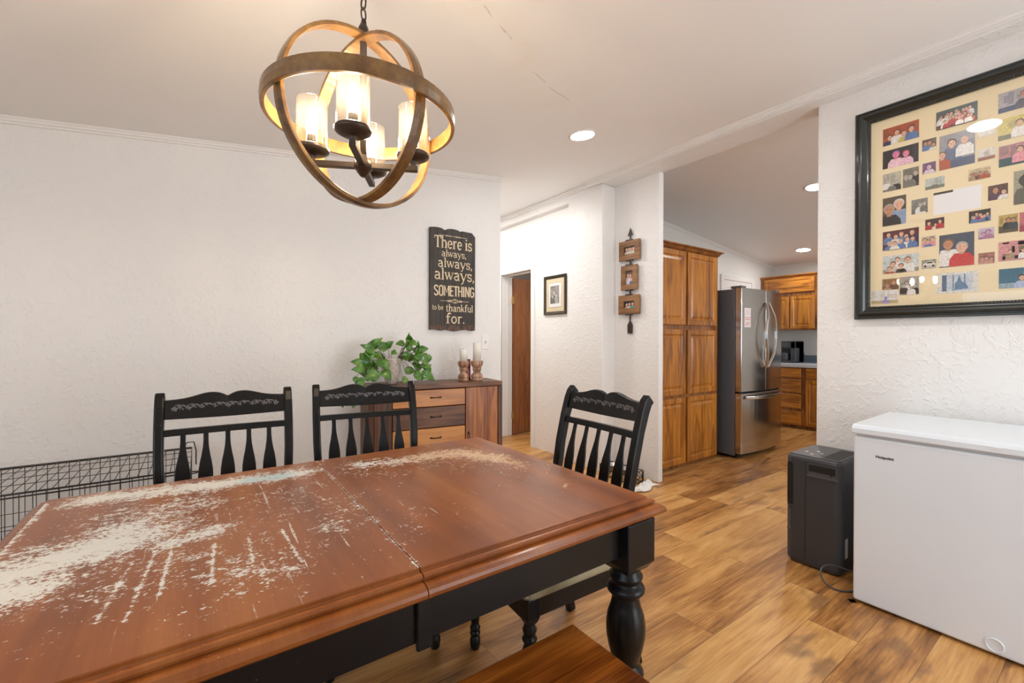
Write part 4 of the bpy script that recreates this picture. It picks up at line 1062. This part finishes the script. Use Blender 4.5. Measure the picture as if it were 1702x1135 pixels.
ph(.472, .399, 1.795, 1.853, DK, BRN, crowd(7, 22, 1.1, [DK, WHT, BLU, RED], SK, .4, .7), 22)
ph(.373, .312, 1.726, 1.810, srgb(190, 160, 90), srgb(90, 76, 50), [(.5, .7, 1.0, SK2, DK, HAIRS[1]), (.75, .68, 1.0, SK2, srgb(50, 60, 66), HAIRS[0])], 23)
ph(.308, .227, 1.721, 1.810, srgb(196, 110, 110), srgb(160, 66, 76), [(.5, .6, 1.3, SK, RED, HAIRS[0])], 24)
ph(.807, .657, 1.715, 1.817, srgb(92, 34, 44), srgb(70, 26, 34), crowd(5, 25, 1.05, [BLU, PUR, DK, WHT, NAVY], SK, .6, .82) + crowd(5, 26, 1.0, [BLU, WHT, RED], SK, .3, .45), 25)
ph(.646, .591, 1.707, 1.761, srgb(206, 190, 160), srgb(180, 160, 140), crowd(3, 27, 1.7, [WHT, PNK, BLU], SK), 26)
ph(.578, .453, 1.591, 1.755, srgb(66, 76, 92), srgb(52, 60, 76), [(.26, .70, 1.35, SK2, WHT, srgb(110, 84, 66)), (.66, .56, 1.35, SK, srgb(200, 48, 44), srgb(176, 172, 168))], 27)
ph(.440, .387, 1.710, 1.762, srgb(200, 184, 196), srgb(170, 150, 176), [(.35, .4, 1.7, srgb(206, 160, 180), srgb(150, 100, 140), srgb(140, 60, 110)), (.65, .62, 1.7, srgb(206, 160, 180), srgb(170, 120, 150), srgb(140, 60, 110))], 28)
ph(.439, .385, 1.590, 1.643, srgb(170, 110, 92), srgb(120, 60, 56), crowd(3, 29, 1.5, [srgb(140, 80, 76), srgb(196, 140, 120)], srgb(206, 150, 130)), 29)
ph(.373, .227, 1.593, 1.684, srgb(214, 150, 146), srgb(206, 140, 140), [], 30)
ph(.360, .235, 1.600, 1.680, srgb(110, 104, 70), srgb(140, 112, 64), crowd(3, 31, .9, [WHT, SEP], SK, .4, .8), 31)
ph(.806, .656, 1.587, 1.682, srgb(206, 212, 210), srgb(150, 150, 130), [(.42, .75, 1.1, SK, WHT, HAIRS[1]), (.7, .68, 1.4, SK, WHT, HAIRS[2]), (.3, .5, 1.3, SK, srgb(200, 196, 186), HAIRS[0]), (.52, .36, 1.2, SK, DK, HAIRS[1]), (.2, .24, 1.2, SK, RED, HAIRS[2])], 32)
p = Ink(.056, .047, X0 @ Matrix.Translation((FYL - .645, -.0102, 1.592 - FZ0))); p.rect(0, 0, 1, 1, srgb(150, 150, 140)); p.rect(0, 0, 1, .25, srgb(190, 184, 170)); p.poly([(.08, .3), (.1, .55), (.25, .6), (.35, .82), (.75, .82), (.88, .55), (.96, .5), (.96, .3)], srgb(226, 220, 206)); p.poly([(.33, .6), (.4, .76), (.7, .76), (.78, .6)], DK); p.ell(.25, .3, .09, .13, DK); p.ell(.8, .3, .09, .13, DK); p.build(pf)
ph(.590, .437, 1.458, 1.562, srgb(224, 220, 210), srgb(224, 220, 210), [], 34)
p = Ink(.108, .082, X0 @ Matrix.Translation((FYL - .567, -.0108, 1.469 - FZ0))); p.rect(0, 0, 1, 1, srgb(196, 206, 216)); p.rect(.0, 0, .16, 1, srgb(90, 110, 130)); p.rect(.36, 0, .40, 1, srgb(110, 120, 130)); p.rect(.74, .1, .78, 1, srgb(110, 120, 130)); p.poly([(.42, .05), (.44, .45), (.5, .55), (.58, .95), (.66, .55), (.8, .4), (.88, .1)], srgb(96, 130, 160)); p.build(pf)
ph(.371, .227, 1.465, 1.557, srgb(60, 110, 130), srgb(150, 170, 180), [(.5, .5, 1.2, SK, srgb(180, 190, 220), HAIRS[1])], 36)
ph(.808, .737, 1.498, 1.557, srgb(150, 116, 76), srgb(120, 86, 60), crowd(2, 37, 1.6, [SEP, BRN], SK2), 37)
ph(.733, .655, 1.464, 1.560, srgb(160, 156, 150), srgb(120, 116, 112), crowd(4, 38, .9, [GREY, WHT, DK], BW), 38)
ph(.856, .740, 1.424, 1.495, srgb(224, 222, 222), srgb(190, 170, 120), [(.55, .42, 1.2, srgb(140, 140, 190), srgb(150, 140, 190), srgb(200, 200, 220))], 39)

# framed photograph in the hallway
hf = thing('picture_frame', 'small bronze frame with an old black-and-white photograph by the doorway', 'picture frame', (3.11, 3.746, 1.486))
HX = Matrix.Rotation(-PI / 2, 4, 'Z')
mb = MB(HX); mb.rects(.352, .417, [(0, -.002), (0, -.020), (.006, -.024), (.016, -.022), (.022, -.016), (.030, -.014), (.034, -.010), (.034, -.006)], cap=False); mb.build('frame', M['bronzeframe'], hf)
mb = MB(HX); mb.box(.030, .322, -.008, -.003, .030, .387); mb.build('mat_board', M['mat2'], hf)
mb = MB(HX); mb.rects(.200, .255, [(0, 0)] , cap=False)
mb = MB(HX @ Matrix.Translation((.072, -.0082, .078))); mb.box(0, .208, -.0006, 0, 0, .262); mb.build('inner_line', M['gold'], hf)
mb = MB(HX @ Matrix.Translation((.076, -.0089, .082))); mb.box(0, .200, -.0006, 0, 0, .254); mb.build('inner_mat', M['paper'], hf)
p = Ink(.142, .190, HX @ Matrix.Translation((.100, -.0096, .118))); p.rect(0, 0, 1, 1, srgb(150, 142, 134)); p.rect(0, 0, 1, .3, srgb(110, 104, 98)); p.rect(.05, .86, .5, .92, srgb(70, 66, 60)); p.figure(.42, .62, 1.2, srgb(196, 188, 176), srgb(60, 56, 54), srgb(50, 46, 44)); p.figure(.66, .45, .95, srgb(210, 204, 196), srgb(170, 164, 156), srgb(90, 84, 80)); p.figure(.3, .4, .9, srgb(200, 192, 184), srgb(90, 86, 80), srgb(60, 56, 52)); p.build(hf)
mb = MB(HX); mb.box(.033, .319, -.0135, -.0125, .033, .384); mb.build('glass', M['glass'], hf)

# arrow with three small picture frames
AY = 2.640
ar = thing('photo_hanger', 'black metal arrow carrying three small wooden photo frames', 'wall decor', (3.20, AY, 1.267))
AX = Matrix.Rotation(-PI / 2, 4, 'Z')
mb = MB(AX); mb.box(-.006, .006, -.014, -.008, .03, .93); mb.build('shaft', M['iron'], ar)
mb = MB(AX); mb.prism([(0, .962), (-.030, .892), (-.008, .902), (.008, .902), (.030, .892)], -.015, -.007, 'xz'); mb.build('arrowhead', M['iron'], ar, bevel=.001)
mb = MB(AX); mb.prism([(0, .0), (.006, .02), (.026, .005), (.028, .085), (.010, .118), (-.010, .118), (-.028, .085), (-.026, .005), (-.006, .02)], -.015, -.007, 'xz')
mb.build('fletching', M['iron'], ar, bevel=.001)
def afr(xa, xb, za, zb, px, pz, seed, bg, bg2, ppl):
    w, h = xb - xa, zb - za
    mb = MB(AX @ Matrix.Translation((xa, 0, za))); mb.rects(w, h, [(0, -.016), (0, -.034), (.002, -.036), (px - .001, -.036), (px, -.034), (px, -.0215)], cap=False)
    mb.box(.002, w - .002, -.0205, -.0165, .002, h - .002)
    f = mb.build('small_frame', M['barn'], ar)
    mb = MB(AX)
    for z, s in ((za, -1), (zb, 1)): mb.box(-.036, .036, -.038, -.016, z + (0.0005 if s > 0 else -.0085), z + (.0085 if s > 0 else -.0005)); mb.box(-.036, .036, -.0385, -.0365, z - (.004 if s > 0 else 0), z + (0 if s > 0 else .004))
    mb.build('clip', M['iron'], f)
    snap(w - 2 * px, h - 2 * pz, AX @ Matrix.Translation((xa + px, -.021, za + pz)), f, bg, bg2, ppl, seed)
WSH = srgb(214, 208, 200)
afr(-.113, .118, .671, .846, .055, .050, 51, DK, srgb(110, 90, 80), [(.2, .6, 1.9, SK, WSH, HAIRS[3]), (.42, .66, 1.9, SK, WSH, HAIRS[0]), (.62, .62, 1.9, SK, WSH, HAIRS[0]), (.84, .66, 1.9, SK, WSH, HAIRS[1])])
afr(-.090, .092, .402, .624, .050, .052, 52, srgb(90, 76, 70), GREY, [(.3, .7, 1.4, SK, srgb(206, 190, 196), HAIRS[1]), (.62, .64, 1.4, SK, srgb(230, 220, 220), HAIRS[2]), (.82, .4, 1.2, SK, BLU, HAIRS[0])])
afr(-.117, .118, .183, .356, .055, .050, 53, srgb(40, 44, 60), DK, [(.25, .5, 2.0, SK, srgb(180, 150, 130), HAIRS[1]), (.5, .55, 2.0, SK, WSH, HAIRS[0]), (.78, .62, 2.0, SK, srgb(80, 150, 150), HAIRS[1])])

# ------------------------------------------------------------------ kitchen
RP = [(0, 0), (0, -.016), (.004, -.019), (.046, -.019), (.052, -.013), (.058, -.011), (.066, -.011), (.088, -.017)]
def raised(mb, w, h, k=1.): mb.rects(w, h, [(i * k, y) for i, y in RP]); return mb
pc = thing('pantry_cabinet', 'tall honey oak pantry cabinet of six raised-panel doors', 'cabinet', (3.29, 2.50, 0))
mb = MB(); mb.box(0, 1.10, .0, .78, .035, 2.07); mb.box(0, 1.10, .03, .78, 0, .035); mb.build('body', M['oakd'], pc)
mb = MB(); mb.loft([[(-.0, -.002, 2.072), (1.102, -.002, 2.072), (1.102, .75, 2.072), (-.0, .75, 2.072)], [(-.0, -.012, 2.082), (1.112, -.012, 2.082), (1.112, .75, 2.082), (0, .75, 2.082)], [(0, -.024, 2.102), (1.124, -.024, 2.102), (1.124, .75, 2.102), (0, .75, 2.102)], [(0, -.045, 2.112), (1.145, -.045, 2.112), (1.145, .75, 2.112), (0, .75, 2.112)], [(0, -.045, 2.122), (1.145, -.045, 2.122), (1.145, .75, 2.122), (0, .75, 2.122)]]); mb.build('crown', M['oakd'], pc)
for xa, xb in ((.025, .522), (.548, 1.058)):
    for za, zb in ((.045, .672), (.700, 1.318), (1.362, 2.062)):
        raised(MB(at(xa, -.001, za)), xb - xa, zb - za).build('door', M['oak'], pc)
# fridge
fr = thing('refrigerator', 'stainless french-door refrigerator with bottom freezer beside the pantry', 'refrigerator', (4.50, 2.375, 0))
mb = MB(); mb.box(0, .875, 0, .70, .03, 1.745); mb.build('body', M['fside'], fr, bevel=.006)
mb = MB(); mb.box(.02, .855, -.02, .06, .012, .05); mb.build('toe_grille', M['slot'], fr)
for x in (.05, .82):
    mb = MB(); mb.lathe([(.02, 0), (.02, .03)], (x, .03), 12); mb.build('foot', M['slot'], fr)
def bow(x): return -.068 - .034 * (1 - ((x - .4375) / .4375) ** 2)
def fdoor(xa, xb, za, zb, name):
    N = 12; front = [(xa + (xb - xa) * i / N, bow(xa + (xb - xa) * i / N)) for i in range(N + 1)]
    poly = [(xa, -.004)] + [(xa, bow(xa) + .0)] + front[1:-1] + [(xb, bow(xb)), (xb, -.004)]
    o = MB().prism(poly, za, zb).build(name, M['steel'], fr, bevel=.004, angle=50)
    return o
dl = fdoor(.0, .436, .690, 1.752, 'door'); dr = fdoor(.440, .875, .690, 1.752, 'door'); dz = fdoor(0, .875, .055, .672, 'freezer_drawer')
for d, s, xc in ((dl, -1, .420), (dr, 1, .456)):
    pts = []
    for i in range(19):
        u = i / 18; z = .93 + .69 * u; b_ = math.sin(PI * u)
        x = xc + s * .085 * b_ ** 1.1; pts.append((x, bow(xc) - .016 - .040 * min(1, b_ * 1.6), z))
    MB().strip(pts, .022, .026, (0, 1, 0)).build('handle', M['steelh'], d, bevel=.006, seg=3, angle=60)
pts = [(.05 + .775 * i / 16, bow(.05 + .775 * i / 16) - .012 - .034 * min(1, math.sin(PI * i / 16) * 2.2), .63) for i in range(17)]
MB().strip(pts, .020, .036).build('handle', M['steelh'], dz, bevel=.007, seg=3, angle=60)
for q in (.025, .76): MB().box(q, q + .09, -.055, .06, 1.753, 1.778).build('hinge_cover', M['fside'], fr, bevel=.005)
mb = MB(); mb.box(.0, .875, -.045, -.004, .673, .689); mb.build('gasket', M['slot'], fr)
nt = MB(); y0 = lambda x: 2.375 + bow(x) - .0012
N = 6
nt.loft([[(4.50 + .04 + .105 * i / N, y0(.04 + .105 * i / N), 1.352), (4.50 + .04 + .105 * i / N, y0(.04 + .105 * i / N) - .0006, 1.352), (4.50 + .04 + .105 * i / N, y0(.04 + .105 * i / N) - .0006, 1.548), (4.50 + .04 + .105 * i / N, y0(.04 + .105 * i / N), 1.548)] for i in range(N + 1)])
nto = nt.build('paper_notice', M['paper']); tag(nto, 'white paper notice with pink writing stuck on the fridge door', 'notice')
mb = MB()
R = random.Random(3)
for z, x0_, x1_, n_ in ((1.525, .055, .13, 0), (1.505, .052, .12, 0), (1.485, .05, .135, 0), (1.445, .048, .138, 1), (1.425, .048, .135, 1), (1.392, .06, .13, 1), (1.372, .05, .12, 1)):
    x = x0_
    while x < x1_:
        w = R.uniform(.006, .016)
        q = [4.5 + x, 4.5 + min(x + w, x1_)]; y = y0(x) - .0014
        mb.f([mb.v((q[0], y, z)), mb.v((q[1], y0(x + w) - .0014, z)), mb.v((q[1], y0(x + w) - .0014, z + (.012 if n_ else .005))), mb.v((q[0], y, z + (.012 if n_ else .005)))])
        x += w + .004
mb.build('writing', M['pink'], nto)
# base cabinet run, counter and wall cabinets along the far wall
KX = 6.73
bc = thing('base_cabinet', 'honey oak base cabinet with a stack of drawers under the grey counter', 'cabinet', (KX, 3.295, 0))
BX = Matrix.Rotation(-PI / 2, 4, 'Z')
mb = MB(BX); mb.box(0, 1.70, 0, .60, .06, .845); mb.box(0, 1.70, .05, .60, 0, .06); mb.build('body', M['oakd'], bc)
for za, zb in ((.052, .243), (.280, .472), (.500, .678), (.700, .832)):
    mb = MB(BX @ at(.27, -.001, za)); mb.rects(.392, zb - za, [(0, 0), (0, -.014), (.006, -.019), (.02, -.019)]); mb.build('drawer', M['oakh'], bc)
for xa, xb in ((.724, 1.17), (1.20, 1.66)):
    raised(MB(BX @ at(xa, -.001, .052)), xb - xa, .63).build('door', M['oak'], bc)
    mb = MB(BX @ at(xa, -.001, .700)); mb.rects(xb - xa, .132, [(0, 0), (0, -.014), (.006, -.019), (.02, -.019)]); mb.build('drawer', M['oakh'], bc)
ct = MB(BX); ct.box(0, 1.70, -.03, .615, .846, .895); cto = ct.build('countertop', M['counter'], bevel=.008, seg=3); cto.location = (KX, 3.295, 0); tag(cto, 'pale grey kitchen countertop over the oak drawers', 'countertop')
bs = MB(BX); bs.box(0, 1.70, .597, .614, .8955, 1.0); bso = bs.build('backsplash', M['splash']); bso.location = (KX, 3.295, 0); struct(bso)
wc = thing('wall_cabinet', 'honey oak wall cabinet above the coffee maker', 'cabinet', (7.0, 3.295, 1.365))
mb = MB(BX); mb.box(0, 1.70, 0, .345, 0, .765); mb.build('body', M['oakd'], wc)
mb = MB(BX); mb.loft([[(-.0, -.004, .766), (1.70, -.004, .766), (1.70, .34, .766), (0, .34, .766)], [(0, -.03, .790), (1.70, -.03, .790), (1.70, .34, .790), (0, .34, .790)], [(0, -.03, .800), (1.70, -.03, .800), (1.70, .34, .800), (0, .34, .800)]]); mb.build('crown', M['oakh'], wc)
raised(MB(BX @ at(.055, -.001, .545)), .665, .21, .8).build('door', M['oakh'], wc)
raised(MB(BX @ at(.76, -.001, .545)), .665, .21, .8).build('door', M['oakh'], wc)
for xa, xb in ((.055, .395), (.415, .725), (.76, 1.08), (1.10, 1.425)):
    raised(MB(BX @ at(xa, -.001, .02)), xb - xa, .465, .9).build('door', M['oak'], wc)
# coffee maker
cm = thing('coffee_maker', 'black single-serve coffee maker on the kitchen counter', 'coffee maker', (6.92, 3.03, .8955))
mb = MB(BX); mb.box(0, .24, .13, .30, 0, .31); mb.box(0, .24, .02, .30, .20, .31); mb.box(.0, .24, .0, .30, 0, .03); mb.box(.17, .24, .02, .30, 0, .31); mb.build('body', M['plastic'], cm, bevel=.012, seg=3)
mb = MB(BX); mb.lathe([(.05, .031), (.052, .034), (.05, .12), (.045, .14)], (.09, .07), 18); mb.build('mug', M['plasticg'], cm)
mb = MB(BX); mb.box(.03, .15, .014, .0185, .225, .29); mb.build('control_panel', M['plasticg'], cm)
ol = thing('wall_outlet', 'almond wall outlet beside the coffee maker', 'outlet', (7.35, 2.93, 1.155))
mb = MB(BX @ at(0, 0, -.058)); mb.rects(.072, .116, [(0, 0), (0, -.003), (.004, -.006)]); mb.build('plate', M['outletp'], ol)
mb = MB(BX); mb.box(.02, .052, -.0075, -.0062, .008, .042); mb.box(.02, .052, -.0075, -.0062, -.042, -.008); mb.build('socket_face', M['trimflat'], ol)
cd = MB(); cd.box(7.305, 7.342, 2.88, 2.91, 1.165, 1.195)
cd.tube([(7.31, 2.895, 1.175), (7.28, 2.89, 1.14), (7.27, 2.86, 1.08), (7.26, 2.82, 1.05), (7.22, 2.79, 1.02), (7.20, 2.785, .98)], .004, 6)
cdo = cd.build('power_cord', M['wire'], cm, world=True)
# range beyond the wall edge: the fridge doors mirror it
rg = thing('kitchen_range', 'black kitchen range mirrored in the refrigerator doors', 'stove', (6.73, 1.58, 0))
mb = MB(BX); mb.box(0, .76, .0, .60, .02, .90); mb.box(0, .76, .52, .60, .90, 1.08); mb.box(.03, .73, .05, .55, 0, .02); mb.build('body', M['blackgloss'], rg, bevel=.006)
mb = MB(BX); mb.box(.05, .71, -.03, -.002, .20, .72); mb.build('oven_door', M['blackgloss'], rg, bevel=.006)
mb = MB(BX); mb.tube([(.10, -.03, .69), (.10, -.065, .69), (.66, -.065, .69), (.66, -.03, .69)], .01, 8); mb.build('handle', M['steelh'], rg)

# ------------------------------------------------------------------ chest freezer
fz = thing('chest_freezer', 'white chest freezer against the wall under the big photo frame', 'freezer', (2.50, .757, 0))
ZX = Matrix.Rotation(-PI / 2, 4, 'Z'); FZW = .95
mb = MB(ZX); mb.box(0, FZW, 0, .55, .012, .775); mb.build('body', M['freezer'], fz, bevel=.010, seg=3)
mb = MB(ZX); mb.box(.01, FZW - .01, .012, .545, .7755, .786); mb.build('gasket', M['gasket'], fz)
mb = MB(ZX); ld = [(-.004, .787), (-.008, .792), (-.008, .812), (.0, .824), (.014, .830), (.545, .836), (.552, .83), (.552, .787)]
mb.prism(ld, -.006, FZW + .006, 'yz')
ldo = mb.build('lid', M['freezer'], fz, bevel=.004, seg=3)
mb = MB(ZX); mb.prism([(.440, .806), (.448, .812), (.470, .812), (.462, .806)], -.0105, -.0085, 'xz'); mb.build('lock', M['trim'], ldo)
mb = MB(ZX); mb.box(.03, .07, .03, .07, 0, .0115); mb.box(FZW - .07, FZW - .03, .03, .07, 0, .0115); mb.box(.03, .07, .48, .52, 0, .0115); mb.box(FZW - .07, FZW - .03, .48, .52, 0, .0115); mb.build('foot', M['slot'], fz)
mb = MB(ZX); mb.tube([(.453 + .024 * math.cos(2 * PI * i / 24), -.001, .048 + .024 * math.sin(2 * PI * i / 24)) for i in range(24)], .003, 6, True)
mb.lathe([(.001, 0), (.02, 0)], (0, 0), 4, caps=False); dp = mb.build('drain_plug', M['freezer'], fz)
def text_mesh(txt, size, name, mat, parent, mtx, thick=.0):
    cu = bpy.data.curves.new(name, 'FONT'); cu.body = txt; cu.size = size; cu.offset = thick; cu.extrude = .0003
    o = bpy.data.objects.new(name, cu); COL.objects.link(o)
    bpy.context.view_layer.update()
    me = bpy.data.meshes.new_from_object(o.evaluated_get(bpy.context.evaluated_depsgraph_get()))
    bpy.data.objects.remove(o); bpy.data.curves.remove(cu)
    me.transform(mtx); q = bpy.data.objects.new(name, me); COL.objects.link(q); me.materials.clear(); me.materials.append(mat); q.parent = parent
    return q
text_mesh('Hotpoint', .0165, 'lettering', M['logo'], fz, ZX @ Matrix.Translation((.083, -.0008, .690)) @ Matrix.Rotation(PI / 2, 4, 'X') @ Matrix.Diagonal((1.05, 1, 1, 1)), .0006)

# ------------------------------------------------------------------ air purifier
ap = thing('air_purifier', 'black air purifier on the floor beside the white freezer', 'air purifier', (2.672, 1.122, 0))
def rrect(w, d, r, n=5, x0=0, y0=0):
    out = []
    for cx, cy, a0 in ((w - r, r, -90), (w - r, d - r, 0), (r, d - r, 90), (r, r, 180)):
        for i in range(n + 1): a = rad(a0 + 90 * i / n); out.append((x0 + cx + r * math.cos(a), y0 + cy + r * math.sin(a)))
    return out
APW, APD, APH = .265, .36, .592
mb = MB(ZX)
rings = [[(x, y, z) for x, y in rrect(APW - 2 * i, APD - 2 * i, .035, 5, i, i)] for i, z in ((.012, .006), (.004, .014), (0, .03), (0, APH - .02), (.003, APH - .008), (.010, APH))]
mb.loft(rings); bo = mb.build('body', M['plastic'], ap)
mb = MB(ZX); mb.prism(rrect(APW - .03, APD - .03, .026, 5, .015, .015), APH + .0004, APH + .0030); tp = mb.build('top_panel', M['plasticg'], ap)
mb = MB(ZX)
for i in range(9): mb.box(.165, .242, .04 + .031 * i, .054 + .031 * i, APH + .0032, APH + .0042)
mb.build('vent', M['slot'], tp)
mb = MB(ZX)
for x, y in ((.06, .12), (.10, .08), (.10, .17), (.13, .13)): mb.ball((x, y, APH + .0032), .009, 10, 4, (1, 1, .1))
mb.build('button', M['white'], tp)
# cut-outs shown as dark recesses: handle pocket with a lip, side slots
mb = MB(ZX); mb.prism([(.112, .500), (.112, .560), (.245, .560), (.245, .500)], -.0022, -.0004, 'xz'); hp = mb.build('handle_recess', M['plasticg'], ap)
mb = MB(ZX); mb.box(.116, .238, -.0034, -.0023, .520, .556); mb.box(.214, .224, -.006, -.0035, .514, .558); mb.build('shadow_gap', M['slot'], hp)
mb = MB(ZX); mb.box(.108, .252, -.006, -.0024, .492, .502); mb.build('lip', M['plasticg'], hp, bevel=.002)
mb = MB(ZX); mb.prism(rrect(.026, .235, .010, 4, .012, .315), -.0028, -.0006, 'xz'); mb.build('side_slot', M['slot'], ap)
mb = MB(ZX); mb.box(.016, .030, -.0024, -.0006, .185, .290); mb.box(.012, .034, -.005, -.0006, .181, .186); mb.box(.012, .034, -.005, -.0006, .312, .316); mb.build('side_groove', M['plasticg'], ap)
mb = MB(ZX); mb.box(.098, .100, -.0012, -.0004, .03, .57); mb.build('seam', M['slot'], ap)
mb = MB(); mb.box(.05, .085, -APW - .0012, -APW - .0004, .09, .19); mb.build('rating_label', M['gasket'], ap)
cz = MB(); P = []
for i in range(25):
    a = rad(70 + 235 * i / 24); P.append((.03 - .14 * 0 + .0 + .045 * math.cos(a) * 0, 0, 0))
P = [(2.800, .842, .045), (2.755, .815, .040), (2.70, .835, .05), (2.640, .870, .075), (2.588, .900, .08), (2.548, .905, .055), (2.530, .880, .022), (2.535, .840, .006), (2.56, .80, .005), (2.62, .775, .005), (2.75, .765, .005), (2.95, .78, .005), (3.06, .82, .005)]
Q = []
for i in range(len(P) - 1):
    p0, p1, p2, p3 = (Vector(P[max(i - 1, 0)]), Vector(P[i]), Vector(P[i + 1]), Vector(P[min(i + 2, len(P) - 1)]))
    for j in range(6):
        t = j / 6; Q.append(.5 * ((2 * p1) + (p2 - p0) * t + (2 * p0 - 5 * p1 + 4 * p2 - p3) * t * t + (3 * p1 - p0 - 3 * p2 + p3) * t ** 3))
cz.tube(Q, .0042, 8); cz.build('power_cord', M['plasticg'], ap, world=True)

# ------------------------------------------------------------------ dog crate
dc = thing('dog_crate', 'black wire dog crate along the left wall', 'dog crate', (-1.02, 2.575, 0))
CW, CD, CH = .995, .515, .605
def wires(name, segs, r, parent=dc):
    mb = MB()
    for a, b_ in segs: mb.tube([a, b_], r, 5)
    return mb.build(name, M['wire'], parent)
NX = 26; xs = [CW * i / NX for i in range(NX + 1)]; ys = [CD * i / 13 for i in range(14)]
for y, nm in ((0, 'front_panel'), (CD, 'back_panel')):
    o = .0195 if y == 0 else 0
    sg_ = [((x + (o if 0 < x < CW - .02 else 0), y, .01), (x + (o if 0 < x < CW - .02 else 0), y, CH - .006)) for x in xs]
    sg_ += [((0, y, z), (CW, y, z)) for z in (.012, .10, .235, .25, .385, .46, .475)]
    p_ = wires(nm, sg_, .0016)
    MB().tube([(0, y, CH - .004), (CW, y, CH - .004)], .0042, 6).build('rail', M['wire'], p_)
    MB().tube([(0, y, .008), (CW, y, .008)], .004, 6).build('rail', M['wire'], p_)
    if y == 0: MB().tube([(0, y - .008, CH - .016), (CW, y - .008, CH - .016)], .0035, 6).build('rail', M['wire'], p_)
for x, nm in ((0, 'end_panel'), (CW, 'end_panel')):
    wires(nm, [((x, y, .01), (x, y, CH - .006)) for y in ys] + [((x, 0, z), (x, CD, z)) for z in (.012, .12, .235, .35, .475)], .0016)
wires('top_panel', [((x, 0, CH), (x, CD, CH)) for x in xs] + [((0, y, CH + .002), (CW, y, CH + .002)) for y in (CD * .25, CD * .5, CD * .75)] + [((0, CD, CH + .002), (CW, CD, CH + .002))], .0016)
mb = MB(); mb.box(.02, CW - .02, .02, CD - .02, .006, .012); mb.box(.02, CW - .02, .02, .026, .012, .03); mb.box(.02, CW - .02, CD - .026, CD - .02, .012, .03); mb.build('tray', M['plastic'], dc)
mb = MB()
for z in (CH - .02, CH - .08): mb.tube([(CW + .004, .03, z), (CW + .03, .02, z), (CW + .03, .0, z), (CW + .004, -.01, z)], .003, 6)
mb.tube([(CW - .04, CD, CH + .004), (CW - .02, CD, CH + .03), (CW + .01, CD, CH + .03), (CW + .02, CD, CH - .02), (CW + .02, CD, CH - .10)], .0035, 6)
mb.tube([(CW - .03, -.01, CH - .08), (CW + .02, -.012, CH - .08)], .004, 6); mb.build('latch', M['wire'], dc)

# ------------------------------------------------------------------ pet feeder and towel by the post
pfd = thing('pet_feeder', 'low black scrollwork pet bowl stand against the white wall end', 'pet feeder', (2.955, 2.42, 0))
mb = MB(); w_, d_, h_ = .145, .36, .105
for x in (0, w_):
    for y in (0, d_): mb.tube([(x, y, 0), (x, y, h_)], .005, 6)
for z in (.012, h_):
    mb.tube([(0, 0, z), (w_, 0, z), (w_, d_, z), (0, d_, z), (0, 0, z)], .0042, 6)
mb.build('frame', M['wire'], pfd)
mb = MB()
def scroll(mp):
    for s in (-1, 1):
        mb.tube([mp(.5 + s * (.04 + .34 * math.sin(PI * u / 12)), .05 + .9 * u / 12) for u in range(13)], .0026, 5)
        mb.tube([mp(.5 + s * (.03 + .14 * math.sin(PI * u / 12)), .2 + .6 * u / 12) for u in range(13)], .0026, 5)
        mb.tube([mp(.5 + s * (.45 - .02 * u / 6), .1 + .8 * u / 6) for u in range(7)], .0022, 5)
scroll(lambda a, b: (a * w_, 0, b * h_)); scroll(lambda a, b: (0, a * d_ * .5, b * h_)); scroll(lambda a, b: (0, d_ * .5 + a * d_ * .5, b * h_)); scroll(lambda a, b: (w_, a * d_ * .5, b * h_))
mb.build('scrollwork', M['wire'], pfd)
for k_, y in ((0, .095), (1, .265)):
    bw = MB().lathe([(.04, .058), (.052, .062), (.062, h_ + .002), (.070, h_ + .006), (.066, h_ + .008), (.058, h_ + .001), (.045, .066), (.001, .064)], (w_ / 2, y), 24).build('bowl', M['bowl'], pfd)
tw = MB(); N1, N2 = 26, 12; rows_ = []; R = random.Random(9)
ph_ = [R.uniform(0, 6) for _ in range(8)]
for i in range(N1 + 1):
    u = i / N1; r_ = []
    for j in range(N2 + 1):
        v = j / N2
        x = 2.84 + .32 * u + .02 * math.sin(5 * v + ph_[0]); y = 2.27 + .115 * v + .025 * math.sin(7 * u + ph_[1]) + .02 * u
        e = min(1, 5 * min(u, 1 - u, v, 1 - v) + .12)
        z = .006 + e * (.016 + .014 * math.sin(11 * u + 3 * v + ph_[2]) + .012 * math.sin(14 * v + 5 * u + ph_[3]) + .008 * math.sin(23 * u - 9 * v + ph_[4]))
        r_.append(tw.v((x, y, max(z, .004))))
    rows_.append(r_)
for a, b_ in zip(rows_, rows_[1:]):
    for j in range(N2): tw.f([a[j], a[j + 1], b_[j + 1], b_[j]], True)
two = tw.build('towel', M['cloth']); sd = two.modifiers.new('thickness', 'SOLIDIFY'); sd.thickness = .003; sd.offset = 1
tag(two, 'crumpled white towel on the floor in front of the pet feeder', 'towel')
